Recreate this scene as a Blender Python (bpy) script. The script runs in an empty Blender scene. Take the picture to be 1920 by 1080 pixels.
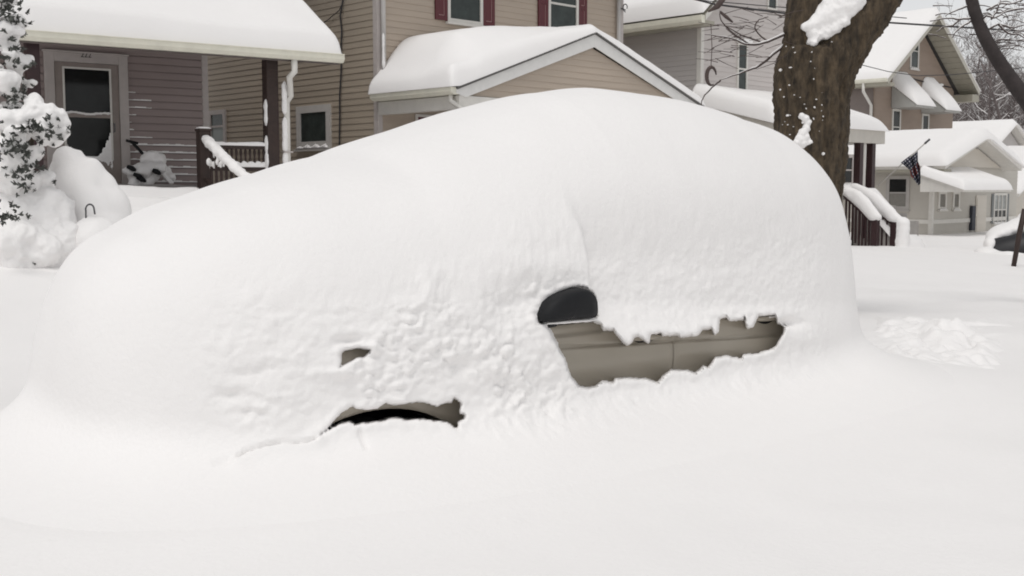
import bpy, bmesh, math, random
import numpy as np
from mathutils import Vector, Matrix

random.seed(7)
rng = np.random.default_rng(7)
scene = bpy.context.scene
C = scene.collection
R = math.radians

# ------------------------------------------------------------------ camera
F, HZ, EYE = 2100.0, 350.0, 1.7            # focal length in photo pixels, horizon row, eye height
PH = math.atan((540 - HZ) / F)
cam = bpy.data.cameras.new('camera')
cam.sensor_width = 36.0
cam.lens = 36.0 * F / 1920.0
cam.clip_start, cam.clip_end = 0.05, 2000
camo = bpy.data.objects.new('camera', cam)
C.objects.link(camo)
camo.location = (0, 0, EYE)
camo.rotation_euler = (math.pi / 2 - PH, 0, 0)
scene.camera = camo


def ray(px, py):
    zc = (540 - py) / F
    return Vector(((px - 960) / F, math.cos(PH) + zc * math.sin(PH), -math.sin(PH) + zc * math.cos(PH)))


def at(px, py, Y):
    d = ray(px, py)
    return Vector((0, 0, EYE)) + d * (Y / d.y)


def proj(P):
    x, y, z = P[..., 0], P[..., 1], P[..., 2] - EYE
    d = y * math.cos(PH) - z * math.sin(PH)
    u = y * math.sin(PH) + z * math.cos(PH)
    return 960 + F * x / d, 540 - F * u / d


# ------------------------------------------------------------------ numpy noise
def _hash(ix, iy, iz, seed):
    n = (ix * 374761393 + iy * 668265263 + iz * 1440662683 + seed * 144269504) & 0xFFFFFFFF
    n = ((n ^ (n >> 13)) * 1274126177) & 0xFFFFFFFF
    n = n ^ (n >> 16)
    return (n & 0xFFFF) / 32767.5 - 1.0


def vnoise(P, freq, seed=0):
    Q = np.asarray(P, float) * freq
    I = np.floor(Q).astype(np.int64)
    f = Q - I
    w = f * f * f * (f * (f * 6 - 15) + 10)
    out = 0
    for dx in (0, 1):
        for dy in (0, 1):
            for dz in (0, 1):
                h = _hash(I[..., 0] + dx, I[..., 1] + dy, I[..., 2] + dz, seed)
                out = out + h * (w[..., 0] if dx else 1 - w[..., 0]) * (w[..., 1] if dy else 1 - w[..., 1]) * (w[..., 2] if dz else 1 - w[..., 2])
    return out


ROT = np.array(Matrix.Rotation(.9, 3, Vector((.4, .7, .59)).normalized()) @ Matrix.Rotation(.55, 3, 'Z'))


def fbm(P, freq, octv=3, seed=0, gain=.5):
    o, a, s = 0, 1, 0
    P = np.asarray(P, float)
    for k in range(octv):
        P = P @ ROT                                # turned each octave so that no lattice shows
        o = o + a * vnoise(P, freq * 2.03 ** k, seed + k * 17)
        s += a
        a *= gain
    return o / s


def sstep(a, b, x):
    t = np.clip((x - a) / (b - a), 0, 1)
    return t * t * (3 - 2 * t)


# ------------------------------------------------------------------ materials
MATS = {}


def mat(name, col, rough=.7, var=.08, vscale=3.0, bump=0.0, bscale=60.0, metal=0, coat=0, spec=.5, stretch=(1, 1, 1), dist=.01):
    if name in MATS:
        return MATS[name]
    m = bpy.data.materials.new(name)
    m.use_nodes = True
    nt = m.node_tree
    b = nt.nodes['Principled BSDF']
    b.inputs['Roughness'].default_value = rough
    b.inputs['Metallic'].default_value = metal
    b.inputs['Coat Weight'].default_value = coat
    b.inputs['Specular IOR Level'].default_value = spec
    tc = nt.nodes.new('ShaderNodeTexCoord')
    mp = nt.nodes.new('ShaderNodeMapping')
    mp.inputs['Scale'].default_value = stretch
    nt.links.new(tc.outputs['Object'], mp.inputs['Vector'])
    if var > 0:
        n = nt.nodes.new('ShaderNodeTexNoise')
        n.inputs['Scale'].default_value = vscale
        n.inputs['Detail'].default_value = 6
        n.inputs['Roughness'].default_value = .65
        nt.links.new(mp.outputs['Vector'], n.inputs['Vector'])
        r = nt.nodes.new('ShaderNodeValToRGB')
        r.color_ramp.elements[0].position, r.color_ramp.elements[1].position = .3, .7
        r.color_ramp.elements[0].color = [max(0, c * (1 - var)) for c in col] + [1]
        r.color_ramp.elements[1].color = [min(1, c * (1 + var)) for c in col] + [1]
        nt.links.new(n.outputs['Fac'], r.inputs['Fac'])
        nt.links.new(r.outputs['Color'], b.inputs['Base Color'])
    else:
        b.inputs['Base Color'].default_value = (*col, 1)
    if bump > 0:
        n2 = nt.nodes.new('ShaderNodeTexNoise')
        n2.inputs['Scale'].default_value = bscale
        n2.inputs['Detail'].default_value = 5
        nt.links.new(mp.outputs['Vector'], n2.inputs['Vector'])
        bp = nt.nodes.new('ShaderNodeBump')
        bp.inputs['Strength'].default_value = bump
        bp.inputs['Distance'].default_value = dist
        nt.links.new(n2.outputs['Fac'], bp.inputs['Height'])
        nt.links.new(bp.outputs['Normal'], b.inputs['Normal'])
    MATS[name] = m
    return m


SNOW = mat('snow', (.875, .86, .85), .75, .012, .8, .27, 40, dist=.012, spec=.2)
SNOWF = mat('fluffy_snow', (.875, .86, .85), .8, .012, 2, .3, 60, dist=.012, spec=.2)
TAN = mat('tan_vinyl_siding', (.445, .372, .302), .55, .07, 1.2, .15, 40, stretch=(.4, .4, 3))
DKTAN = mat('dark_tan_siding', (.36, .305, .24), .6, .09, 1.0, .15, 40, stretch=(.4, .4, 3))  # darker tan for the side wall
MAUVE = mat('mauve_grey_siding', (.29, .235, .225), .6, .10, 1.3, .15, 40, stretch=(.4, .4, 3))
PALE = mat('pale_grey_siding', (.48, .455, .44), .6, .05, 1.0, .12, 40, stretch=(.4, .4, 3))
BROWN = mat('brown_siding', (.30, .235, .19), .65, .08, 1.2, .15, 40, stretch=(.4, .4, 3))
CREAM = mat('cream_siding', (.60, .56, .50), .6, .05, 1.2, .12, 40, stretch=(.4, .4, 3))
WHITE = mat('white_trim_paint', (.66, .64, .60), .5, .07, 5, .1, 80)
GREYT = mat('grey_trim_paint', (.46, .42, .40), .55, .08, 5, .1, 80)
GUTTER = mat('cream_gutter_metal', (.70, .68, .58), .4, .08, 4)
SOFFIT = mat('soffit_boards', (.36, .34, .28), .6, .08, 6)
MAROON = mat('maroon_paint', (.030, .011, .012), .5, .2, 6)
DKWOOD = mat('dark_brown_wood', (.035, .02, .016), .65, .25, 7, .2, 50)
SHUT = mat('dark_red_shutter_paint', (.10, .016, .022), .5, .1, 6)
GLASS = mat('dark_window_glass', (.012, .013, .013), .08, .3, 2, spec=.3)
GLASSG = mat('greenish_window_glass', (.035, .045, .042), .15, .35, 3, spec=.35)
SHADE = mat('drawn_window_blind', (.22, .21, .19), .8, .1, 9)
BARK = mat('tree_bark', (.060, .043, .026), .9, .8, 16, 1.0, 26, stretch=(1, 1, .3), dist=.03)
TWIG = mat('twig_bark', (.075, .055, .05), .9, .3, 10)
FARBARK = mat('haze_toned_tree_bark', (.16, .135, .13), .9, .25, 5)  # mild distance haze is put into this paler bark colour
NEEDLE = mat('evergreen_needles', (.085, .09, .08), .8, .35, 14)
PAINT = mat('taupe_car_paint', (.335, .30, .245), .34, .03, 2, metal=.15, coat=.5)
BLACKP = mat('black_plastic', (.010, .0105, .012), .6, .1, 20, .1, 200, spec=.25)
RUBBER = mat('tyre_rubber', (.012, .012, .012), .85, .15, 20)
RIM = mat('alloy_rim', (.35, .35, .36), .35, .05, 5, metal=.9)
CONC = mat('grey_foundation', (.33, .31, .29), .9, .15, 4, .3, 30)
WIRE = mat('black_wire', (.03, .028, .03), .6, 0)
STEEL = mat('dark_steel', (.08, .08, .085), .45, .1, 10, metal=.6)
SHINGLE = mat('asphalt_shingles', (.10, .095, .09), .95, .2, 8, .4, 60)
DIGIT = mat('black_digit_paint', (.03, .028, .028), .5, 0)
FLAGM = None

# ------------------------------------------------------------------ object helpers
ZB = {}


def link(o, parent=None):
    C.objects.link(o)
    if parent is not None:
        o.parent = parent
    return o


def tag(o, label=None, cat=None, group=None, kind=None):
    if label: o['label'] = label
    if cat: o['category'] = cat
    if group: o['group'] = group
    if kind: o['kind'] = kind
    return o


def thing(name, label, cat, loc=(0, 0, 0), rz=0, group=None):
    o = bpy.data.objects.new(name, None)
    o.empty_display_size = .3
    C.objects.link(o)
    o.location = loc
    o.rotation_euler = (0, 0, rz)
    return tag(o, label, cat, group)


def zshift(parent):
    while parent is not None:
        if parent.name in ZB:
            return ZB[parent.name]
        parent = parent.parent
    return 0.0


def mesh_obj(name, V, Fc, m, parent=None, smooth=False):
    me = bpy.data.meshes.new(name)
    zs = zshift(parent)
    me.from_pydata([(v[0], v[1], v[2] - zs) for v in V], [], [tuple(int(i) for i in f) for f in Fc])
    me.validate()
    if smooth:
        me.polygons.foreach_set('use_smooth', [True] * len(me.polygons))
    o = bpy.data.objects.new(name, me)
    if isinstance(m, (list, tuple)):
        for q in m: me.materials.append(q)
    else:
        me.materials.append(m)
    return link(o, parent)


def fast_mesh(name, V, Q, m, parent=None, smooth=True):
    """quads as an (n,4) array"""
    me = bpy.data.meshes.new(name)
    V = np.asarray(V, np.float32).reshape(-1, 3).copy()
    V[:, 2] -= zshift(parent)
    Q = np.asarray(Q, np.int32)
    me.vertices.add(len(V))
    me.vertices.foreach_set('co', V.ravel())
    me.loops.add(Q.size)
    me.loops.foreach_set('vertex_index', Q.ravel())
    me.polygons.add(len(Q))
    me.polygons.foreach_set('loop_start', np.arange(0, Q.size, Q.shape[1], dtype=np.int32))
    me.polygons.foreach_set('use_smooth', np.full(len(Q), smooth))
    me.update(calc_edges=True)
    me.materials.append(m)
    return link(bpy.data.objects.new(name, me), parent)


def grid_quads(nr, nc, wrap=False):
    r = np.arange(nr - 1)[:, None]
    c = np.arange(nc if wrap else nc - 1)[None, :]
    c2 = (c + 1) % nc
    return np.stack([r * nc + c, r * nc + c2, (r + 1) * nc + c2, (r + 1) * nc + c], -1).reshape(-1, 4)


class MB:
    def __init__(s):
        s.v, s.f = [], []

    def add(s, V, Fc):
        k = len(s.v)
        s.v += [tuple(v) for v in V]
        s.f += [tuple(i + k for i in f) for f in Fc]

    def box(s, x0, x1, y0, y1, z0, z1):
        s.hexa([(x0, y0, z0), (x1, y0, z0), (x1, y1, z0), (x0, y1, z0), (x0, y0, z1), (x1, y0, z1), (x1, y1, z1), (x0, y1, z1)])

    def hexa(s, p):
        s.add(p, [(3, 2, 1, 0), (4, 5, 6, 7), (0, 1, 5, 4), (1, 2, 6, 5), (2, 3, 7, 6), (3, 0, 4, 7)])

    def pbox(s, pl, u0, u1, z0, z1, o0, o1):
        s.hexa([pl(u0, z0, o0), pl(u1, z0, o0), pl(u1, z0, o1), pl(u0, z0, o1), pl(u0, z1, o0), pl(u1, z1, o0), pl(u1, z1, o1), pl(u0, z1, o1)])

    def prism(s, poly, ext):
        n = len(poly)
        ext = Vector(ext)
        V = [Vector(p) for p in poly] + [Vector(p) + ext for p in poly]
        s.add(V, [tuple(range(n - 1, -1, -1)), tuple(range(n, 2 * n))] + [(i, (i + 1) % n, n + (i + 1) % n, n + i) for i in range(n)])

    def beam(s, p, q, w, h, up=(0, 0, 1)):
        p, q = Vector(p), Vector(q)
        d = (q - p).normalized()
        sd = d.cross(Vector(up)).normalized()
        u = sd.cross(d)
        P = []
        for c_ in (p, q):
            for a, b in ((-1, -1), (1, -1), (1, 1), (-1, 1)):
                P.append(c_ + sd * a * w / 2 + u * b * h / 2)
        s.add(P, [(0, 3, 2, 1), (4, 5, 6, 7), (0, 1, 5, 4), (1, 2, 6, 5), (2, 3, 7, 6), (3, 0, 4, 7)])

    def tube(s, pts, rad, n=8, cap=True):
        pts = [Vector(p) for p in pts]
        if not isinstance(rad, (list, tuple)): rad = [rad] * len(pts)
        k0 = len(s.v)
        prev = None
        for i, p in enumerate(pts):
            d = (pts[min(i + 1, len(pts) - 1)] - pts[max(i - 1, 0)]).normalized()
            if prev is None:
                a = d.orthogonal().normalized()
            else:
                a = (prev - d * prev.dot(d))
                a = a.normalized() if a.length > 1e-6 else d.orthogonal().normalized()
            prev = a
            b = d.cross(a)
            for k in range(n):
                t = 2 * math.pi * k / n
                s.v.append(tuple(p + (a * math.cos(t) + b * math.sin(t)) * rad[i]))
        for i in range(len(pts) - 1):
            for k in range(n):
                s.f.append((k0 + i * n + k, k0 + i * n + (k + 1) % n, k0 + (i + 1) * n + (k + 1) % n, k0 + (i + 1) * n + k))
        if cap:
            s.f.append(tuple(k0 + k for k in range(n - 1, -1, -1)))
            e = k0 + (len(pts) - 1) * n
            s.f.append(tuple(e + k for k in range(n)))

    def build(s, name, m, parent=None, smooth=False, bevel=0, label=None):
        o = mesh_obj(name, s.v, s.f, m, parent, smooth)
        if bevel:
            md = o.modifiers.new('bevel', 'BEVEL')
            md.width = bevel
            md.segments = 2
            md.limit_method = 'ANGLE'
        if label: o['label'] = label
        return o


def siding(mb, pl, lims, z0, z1, e=.115, lip=.014, gap=0.0):
    """lap siding courses on a wall plane; lims(z) -> (u0, u1)"""
    z = z0
    while z < z1 - 1e-4:
        zt = min(z + e - gap, z1)
        a0, a1 = lims(z)
        b0, b1 = lims(zt)
        if a1 - a0 > .02:
            if b1 < b0: b0 = b1 = (b0 + b1) / 2
            j = random.uniform(-.0015, .0015)
            V = [pl(a0, z, 0), pl(a1, z, 0), pl(a1, z, lip + j), pl(a0, z, lip + j), pl(b1, zt, .002), pl(b0, zt, .002)]
            if gap:
                V[4], V[5] = pl(b1, zt, lip * .75), pl(b0, zt, lip * .75)
                V += [pl(b1, zt, 0), pl(b0, zt, 0)]
                mb.add(V, [(0, 1, 2, 3), (3, 2, 4, 5), (5, 4, 6, 7)])
            else:
                mb.add(V, [(0, 1, 2, 3), (3, 2, 4, 5)])
        z = zt + gap


def edge_prof(d, r):
    d = np.clip(d / r, 0, 1)
    return np.sqrt(np.clip(1 - (1 - d) ** 2, 0, 1))


def snow_grid(name, base, thick, ns, nt, parent, rounds=(1, 1, 1, 1), r=.16, amp=.015, nf=1.5, m=None, seed=0, up=(0, 0, 1), bulge=0.0):
    """snow lying on base(s,t)->(...,3); thick(s,t); rounds: s0,s1,t0,t1 edges rounded off"""
    S, T = np.meshgrid(np.linspace(0, 1, ns), np.linspace(0, 1, nt), indexing='ij')
    # crowd samples to the edges so that they round off smoothly
    S = S + .0 * S
    B = base(S, T)
    ds = np.linalg.norm(np.diff(B, axis=0), axis=-1)
    dt = np.linalg.norm(np.diff(B, axis=1), axis=-1)
    cs = np.concatenate([np.zeros((1, nt)), np.cumsum(ds, 0)], 0)
    ct = np.concatenate([np.zeros((ns, 1)), np.cumsum(dt, 1)], 1)
    e = np.ones_like(S)
    big = 1e9
    if rounds[0]: e = e * edge_prof(cs, r)
    if rounds[1]: e = e * edge_prof(cs[-1:] - cs, r)
    if rounds[2]: e = e * edge_prof(ct, r)
    if rounds[3]: e = e * edge_prof(ct[:, -1:] - ct, r)
    th = thick(S, T)
    N = fbm(B + seed * 3.1, nf, 3, seed) * amp * 2 + fbm(B, 7, 2, seed + 5) * amp * .35
    H = (th + N * np.minimum(1, e)) * e
    top = B + H[..., None] * np.array(up)
    V = np.concatenate([top.reshape(-1, 3), (B - np.array(up) * .01).reshape(-1, 3)])
    n = ns * nt
    q = grid_quads(ns, nt)
    Q = [q, q[:, ::-1] + n]
    idx = np.arange(n).reshape(ns, nt)
    for line in (idx[0], idx[-1][::-1], idx[:, -1], idx[:, 0][::-1]):
        Q.append(np.stack([line[:-1] + n, line[1:] + n, line[1:], line[:-1]], -1))
    return fast_mesh(name, V, np.concatenate(Q), m or SNOW, parent)


def quad_base(p00, p10, p11, p01):
    p = [np.array(q, float) for q in (p00, p10, p11, p01)]

    def fn(S, T):
        S, T = S[..., None], T[..., None]
        return (1 - S) * (1 - T) * p[0] + S * (1 - T) * p[1] + S * T * p[2] + (1 - S) * T * p[3]
    return fn


def const(v):
    return lambda S, T: np.full_like(S, v)


def apply_mods(o):
    dg = bpy.context.evaluated_depsgraph_get()
    dg.update()
    me = bpy.data.meshes.new_from_object(o.evaluated_get(dg))
    old = o.data
    o.modifiers.clear()
    o.data = me
    bpy.data.meshes.remove(old)
    return o


def blob_mesh(name, blobs, m, parent=None, voxel=.03, amp=.02, nf=6, smooth_it=4, seed=0):
    """soft union of ellipsoids (centre, radii)"""
    mb = MB()
    ico = bmesh.new()
    bmesh.ops.create_icosphere(ico, subdivisions=3, radius=1)
    iv = [v.co.copy() for v in ico.verts]
    ifc = [tuple(v.index for v in f.verts) for f in ico.faces]
    ico.free()
    for c_, r_ in blobs:
        mb.add([(c_[0] + v.x * r_[0], c_[1] + v.y * r_[1], c_[2] + v.z * r_[2]) for v in iv], ifc)
    o = mesh_obj(name, mb.v, mb.f, m, parent, True)
    md = o.modifiers.new('remesh', 'REMESH')
    md.mode = 'VOXEL'
    md.voxel_size = voxel
    md.use_smooth_shade = True
    if smooth_it:
        sm = o.modifiers.new('smooth', 'SMOOTH')
        sm.factor = .6
        sm.iterations = smooth_it
    apply_mods(o)
    me = o.data
    n = len(me.vertices)
    co = np.empty(n * 3, np.float32)
    no = np.empty(n * 3, np.float32)
    me.vertices.foreach_get('co', co)
    me.vertex_normals.foreach_get('vector', no)
    co, no = co.reshape(-1, 3), no.reshape(-1, 3)
    co = co + no * (fbm(co, nf, 3, seed) * amp)[:, None]
    me.vertices.foreach_set('co', co.astype(np.float32).ravel())
    me.update()
    if not me.materials: me.materials.append(m)
    return o


class Frame:
    """street-aligned frame: a runs along the front wall (right and away), b into the plot"""

    def __init__(s, ox, oy, deg):
        s.o = Vector((ox, oy, 0))
        s.th = R(deg)
        s.a = Vector((math.cos(s.th), math.sin(s.th), 0))
        s.b = Vector((-math.sin(s.th), math.cos(s.th), 0))

    def hit(s, px, py, b=0.0):
        """(a, z) on the front plane at depth b"""
        d = ray(px, py)
        t = (s.o.dot(s.b) + b) / d.dot(s.b)
        P = d * t - s.o
        return P.dot(s.a), d.z * t + EYE

    def hits(s, px, py, a=0.0):
        """(b, z) on the side plane at a"""
        d = ray(px, py)
        t = (s.o.dot(s.a) + a) / d.dot(s.a)
        P = d * t - s.o
        return P.dot(s.b), d.z * t + EYE


def front(b0):
    return lambda u, z, o: (u, b0 - o, z)


def side(a0):
    return lambda u, z, o: (a0 - o, u, z)


def window(root, pl, u0, u1, z0, z1, trim=.09, rails=(.5,), glass=None, frame_m=None, snow=True, name='window', lower=None, sill=True, proud=.05):
    mb = MB()
    mb.pbox(pl, u0 - trim, u0, z0 - trim, z1 + trim, 0, proud)
    mb.pbox(pl, u1, u1 + trim, z0 - trim, z1 + trim, 0, proud)
    mb.pbox(pl, u0, u1, z1, z1 + trim, 0, proud)
    mb.pbox(pl, u0, u1, z0 - trim, z0, 0, proud)
    for r_ in rails:
        zr = z0 + (z1 - z0) * r_
        mb.pbox(pl, u0, u1, zr - .022, zr + .022, .01, .04)
    w = mb.build(name, frame_m or WHITE, root)
    g = MB()
    if lower is not None and rails:
        zr = z0 + (z1 - z0) * rails[0]
        g.pbox(pl, u0, u1, zr, z1, 0, .024)
        g.build('pane', glass or GLASS, w)
        g = MB()
        g.pbox(pl, u0, u1, z0, zr, 0, .022)
        g.build('pane', lower, w)
    else:
        g.pbox(pl, u0, u1, z0, z1, 0, .023)
        g.build('pane', glass or GLASS, w)
    if sill:
        s_ = MB()
        s_.pbox(pl, u0 - trim - .03, u1 + trim + .03, z0 - trim - .05, z0 - trim - .003, 0, proud + .05)
        sl = s_.build('sill', frame_m or WHITE, w)
    if snow:
        s_ = MB()
        P = []
        n = 12
        for k in range(n + 1):
            u = u0 - trim * .6 + (u1 - u0 + trim * 1.2) * k / n
            h = .05 + .03 * math.sin(k * 1.7) + .02 * random.random()
            P.append((u, h * (.4 if k in (0, n) else 1)))
        for (ua, ha), (ub, hb) in zip(P[:-1], P[1:]):
            zz = z0 - trim + .003
            s_.hexa([pl(ua, zz, proud + .002), pl(ub, zz, proud + .002), pl(ub, zz, proud + .06), pl(ua, zz, proud + .06), pl(ua, zz + ha, proud + .002), pl(ub, zz + hb, proud + .002), pl(ub, zz + hb * .6, proud + .04), pl(ua, zz + ha * .6, proud + .04)])
        s_.build('sill_snow', SNOW, w, smooth=True)
    return w

# ------------------------------------------------------------------ car frame, ground
CTH = R(38)
CC, CS = math.cos(CTH), math.sin(CTH)
CR = np.array([.708 - 2.45 * CC, 5.83 - 2.45 * CS])      # near front corner of the car
KA = np.array([-0.33, 0.041, 0.413, 0.784, 1.156, 1.527, 1.899, 2.27, 2.641, 3.013, 3.384, 3.756, 4.127, 4.499, 4.87])
KH = np.array([2.281, 1.943, 1.917, 1.9, 1.887, 2.004, 2.107, 2.213, 2.252, 2.27, 2.276, 2.289, 2.354, 2.564, 1.9])
MA0, MA1, MB0, MB1, MM, MP, MQ, MZB = -.33, 4.87, -.2, 2.0, 3.0, 2.5, 3.4, .35
ZF, FL, FE = .80, 1.6, 3.0


def zf_of(ca, cb):
    """height where the drift starts to flare out: higher round the nose and the far side"""
    return ZF + .09 * np.clip(-ca, 0, 1) ** 3 * np.clip(.75 + cb, 0, 1) + .06 * np.clip(ca, 0, 1) ** 3
AM, LA, BM, WB = (MA0 + MA1) / 2, (MA1 - MA0) / 2, (MB0 + MB1) / 2, (MB1 - MB0) / 2


def car_xy(a, b):
    return CR[0] + a * CC - b * CS, CR[1] + a * CS + b * CC


def to_car(x, y):
    dx, dy = x - CR[0], y - CR[1]
    return dx * CC + dy * CS, -dx * CS + dy * CC


def ground_z(x, y, fine=True):
    x, y = np.asarray(x, float), np.asarray(y, float)
    A = .743 * x + .669 * y
    B = -.669 * x + .743 * y
    st = .42 - .030 * np.clip(A - 10, 0, 60)
    rise = np.interp(A, [-30, 7, 13, 24, 36, 60], [.85, .85, .55, .28, .08, .3])
    z = st + rise * sstep(7.6, 14.5, B)
    r = np.hypot(x, y)
    z = z + .085 * np.clip(r - 62, 0, 170) * sstep(30, 60, B)
    P = np.stack([x, y, 0 * x], -1)
    z = z + .05 * fbm(P, .35, 3, 3) * sstep(1.5, 6, r) + .018 * fbm(P, 1.6, 3, 9)
    # ploughed unevenness of the street further up
    z = z + .09 * fbm(P, .8, 3, 21) * sstep(8, 13, A) * (1 - sstep(7, 9, B))
    if fine:
        a, b = to_car(x, y)
        ra, rb = (a - AM) / LA, (b - BM) / WB
        rho = (np.abs(ra) ** MM + np.abs(rb) ** MM) ** (1 / MM)
        rs_ = np.maximum(rho, 1e-3)
        g_ = np.hypot((np.abs(ra) / rs_) ** (MM - 1) / LA, (np.abs(rb) / rs_) ** (MM - 1) / WB)
        d = np.where(rho > 1, (rho - 1) / g_, -.2)
        ZL = zf_of(ra / np.maximum(rho, .01), rb / np.maximum(rho, .01))
        zf = ZL - (ZL - MZB) * np.clip(d / FL, 0, 4) ** (1 / FE)
        z = z + .22 * np.exp(-((a + 1.0) / .9) ** 2 - ((b - 1.5) / 1.3) ** 2)
        k = .06
        h = np.clip(k - np.abs(z - zf), 0, None) / k
        zs = np.maximum(np.minimum(z, z), zf) + h * h * k * .25
        z = np.maximum(zs, z) - .09 * (1 - sstep(.15, .6, d)) - .25 * (1 - sstep(-.1, .2, d))
    return z


rs = [.3]
while rs[-1] < 900:
    rs.append(rs[-1] * 1.0125 + .002)
rs = np.array(rs)
an = np.radians(np.concatenate([np.arange(-36, 36, .16), np.arange(36, 324, 2.0)]))
Rg, Ag = np.meshgrid(rs, an, indexing='ij')
gx, gy = Rg * np.sin(Ag), Rg * np.cos(Ag)
gz = ground_z(gx, gy)
snow_ground = fast_mesh('snowy_ground', np.stack([gx, gy, gz], -1), grid_quads(len(rs), len(an), True)[:, ::-1], SNOW)
tag(snow_ground, kind='structure')

# ------------------------------------------------------------------ the buried car
car = thing('parked_car', 'car buried under one huge dome of snow, strip of taupe doors and black mirror showing', 'car', (CR[0], CR[1], 0), CTH)
BODY_TOP = ([-.0, .05, .25, .9, 1.35, 1.75, 2.2, 3.0, 3.6, 4.0, 4.25, 4.35], [.75, .93, 1.02, 1.09, 1.12, 1.32, 1.46, 1.50, 1.46, 1.34, 1.05, .75])
A_ST = np.array([-.0, .03, .1, .25, .45, .7, .95, 1.2, 1.4, 1.6, 1.8, 2.0, 2.2, 2.5, 2.8, 3.1, 3.4, 3.6, 3.8, 4.0, 4.15, 4.27, 4.35])


def side_b(a, z):
    """depth of the near body side behind b=0"""
    a, z = np.asarray(a, float), np.asarray(z, float)
    plan = .30 * np.clip((.55 - a) / .55, 0, 1) ** 2.2 + .22 * np.clip((a - 3.75) / .6, 0, 1) ** 2.2
    low = .05 * np.clip((.55 - z) / .35, 0, 1) ** 1.5
    zc = .905 - .045 * (a - 2.0)
    crease = .016 * sstep(zc - .012, zc + .006, z) + .007 * np.exp(-((z - zc) / .007) ** 2) + .016 * sstep(.955, .975, z) + .02 * sstep(.80, .66, z) * sstep(.5, .66, z) * 0
    crease = crease - .010 * np.exp(-((z - .80) / .07) ** 2)
    gl = .30 * np.clip((z - 1.0) / .5, 0, 1) ** 1.15
    return plan + low + crease + gl


ZR = [.22, .28, .36, .46, .56, .66, .74, .79, .82, .845, .87, .90, .94, .985]
V, ncol = [], None
W = 1.80
for a in A_ST:
    ht = float(np.interp(a, *BODY_TOP))
    ring = []
    zs = [min(z, ht - .06 + .001 * i) for i, z in enumerate(ZR)] + [ht - .05 + (0) if ht < 1.06 else 1.0 + (ht - 1.0) * f for f in (.0,)]
    zs = [z for z in ZR if True]
    zs = [min(z, ht - .08 + .08 * i / len(ZR)) for i, z in enumerate(ZR)]
    up = [zs[-1] + (ht - zs[-1]) * f for f in (.25, .5, .75, .92)]
    left = [(float(side_b(a, z)), z) for z in zs] + [(float(side_b(a, max(z, 1.0)) if ht > 1.06 else side_b(a, z)) + .10 * ((k + 1) / 4) ** 2, z) for k, z in enumerate(up)]
    crown = [(W / 2, ht + .0)]
    right = [(W - b_, z) for b_, z in reversed(left)]
    ring = left + crown + right
    ncol = len(ring)
    V += [(a, b_, z) for b_, z in ring]
Fq = []
for i in range(len(A_ST) - 1):
    for j in range(ncol):
        j2 = (j + 1) % ncol
        Fq.append((i * ncol + j, i * ncol + j2, (i + 1) * ncol + j2, (i + 1) * ncol + j))
Fq.append(tuple(range(ncol - 1, -1, -1)))
Fq.append(tuple((len(A_ST) - 1) * ncol + j for j in range(ncol)))
body = mesh_obj('body', V, Fq, PAINT, car, True)
bmn = bmesh.new()
bmn.from_mesh(body.data)
bmesh.ops.recalc_face_normals(bmn, faces=bmn.faces)
bmn.to_mesh(body.data)
bmn.free()
# wheel arch cut
WA, WZ, AX, AZ = .80, .31, .56, .422
cut = MB()
poly = [(WA + AX * math.cos(t), -.2, WZ + AZ * math.sin(t)) for t in np.linspace(0, 2 * math.pi, 64, endpoint=False)]
cut.prism(poly, (0, .5, 0))
cuto = cut.build('arch_cut', BLACKP, car)
bmn = bmesh.new()
bmn.from_mesh(cuto.data)
bmesh.ops.recalc_face_normals(bmn, faces=bmn.faces)
bmn.to_mesh(cuto.data)
bmn.free()
md = body.modifiers.new('arch', 'BOOLEAN')
md.operation = 'DIFFERENCE'
md.object = cuto
md.solver = 'EXACT'
apply_mods(body)
bpy.data.objects.remove(cuto)
# dark liner just inside the cut, and a lip round the opening
mb = MB()
N = 40
for k in range(N):
    t0, t1 = math.pi * (k / N * 1.2 - .1), math.pi * ((k + 1) / N * 1.2 - .1)
    q = []
    for t in (t0, t1):
        for b_ in (.045, .295):
            q.append((WA + (AX - .012) * math.cos(t), b_, WZ + (AZ - .012) * math.sin(t)))
    mb.add(q, [(0, 1, 3, 2)])
mb.prism([(WA + (AX - .01) * math.cos(t), .285, WZ + (AZ - .01) * math.sin(t)) for t in np.linspace(0, 2 * math.pi, 40, endpoint=False)], (0, .01, 0))
mb.build('arch_liner', BLACKP, car, True)
wheel = MB()
wheel.tube([(WA, .10, .33), (WA, .27, .33)], [.07, .07], 12)
wheel = wheel.build('wheel', RIM, car)
mb = MB()
prof = [(.235, .10), (.30, .075), (.325, .09), (.335, .12), (.335, .25), (.325, .275), (.235, .28)]
n = 48
for k in range(n):
    t = 2 * math.pi * k / n
    mb.v += [(WA + r_ * math.cos(t), b_, .33 + r_ * math.sin(t)) for r_, b_ in prof]
m_ = len(prof)
for k in range(n):
    for j in range(m_):
        mb.f.append((k * m_ + j, k * m_ + (j + 1) % m_, ((k + 1) % n) * m_ + (j + 1) % m_, ((k + 1) % n) * m_ + j))
mb.build('tyre', RUBBER, wheel, True)
mb = MB()
mb.tube([(WA, .115, .33), (WA, .13, .33)], [.075, .075], 20)
for k in range(7):
    t = 2 * math.pi * k / 7
    mb.beam((WA + .05 * math.cos(t), .12, .33 + .05 * math.sin(t)), (WA + .23 * math.cos(t), .105, .33 + .23 * math.sin(t)), .05, .02, (0, 1, 0))
mb.build('rim', RIM, wheel)


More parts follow.
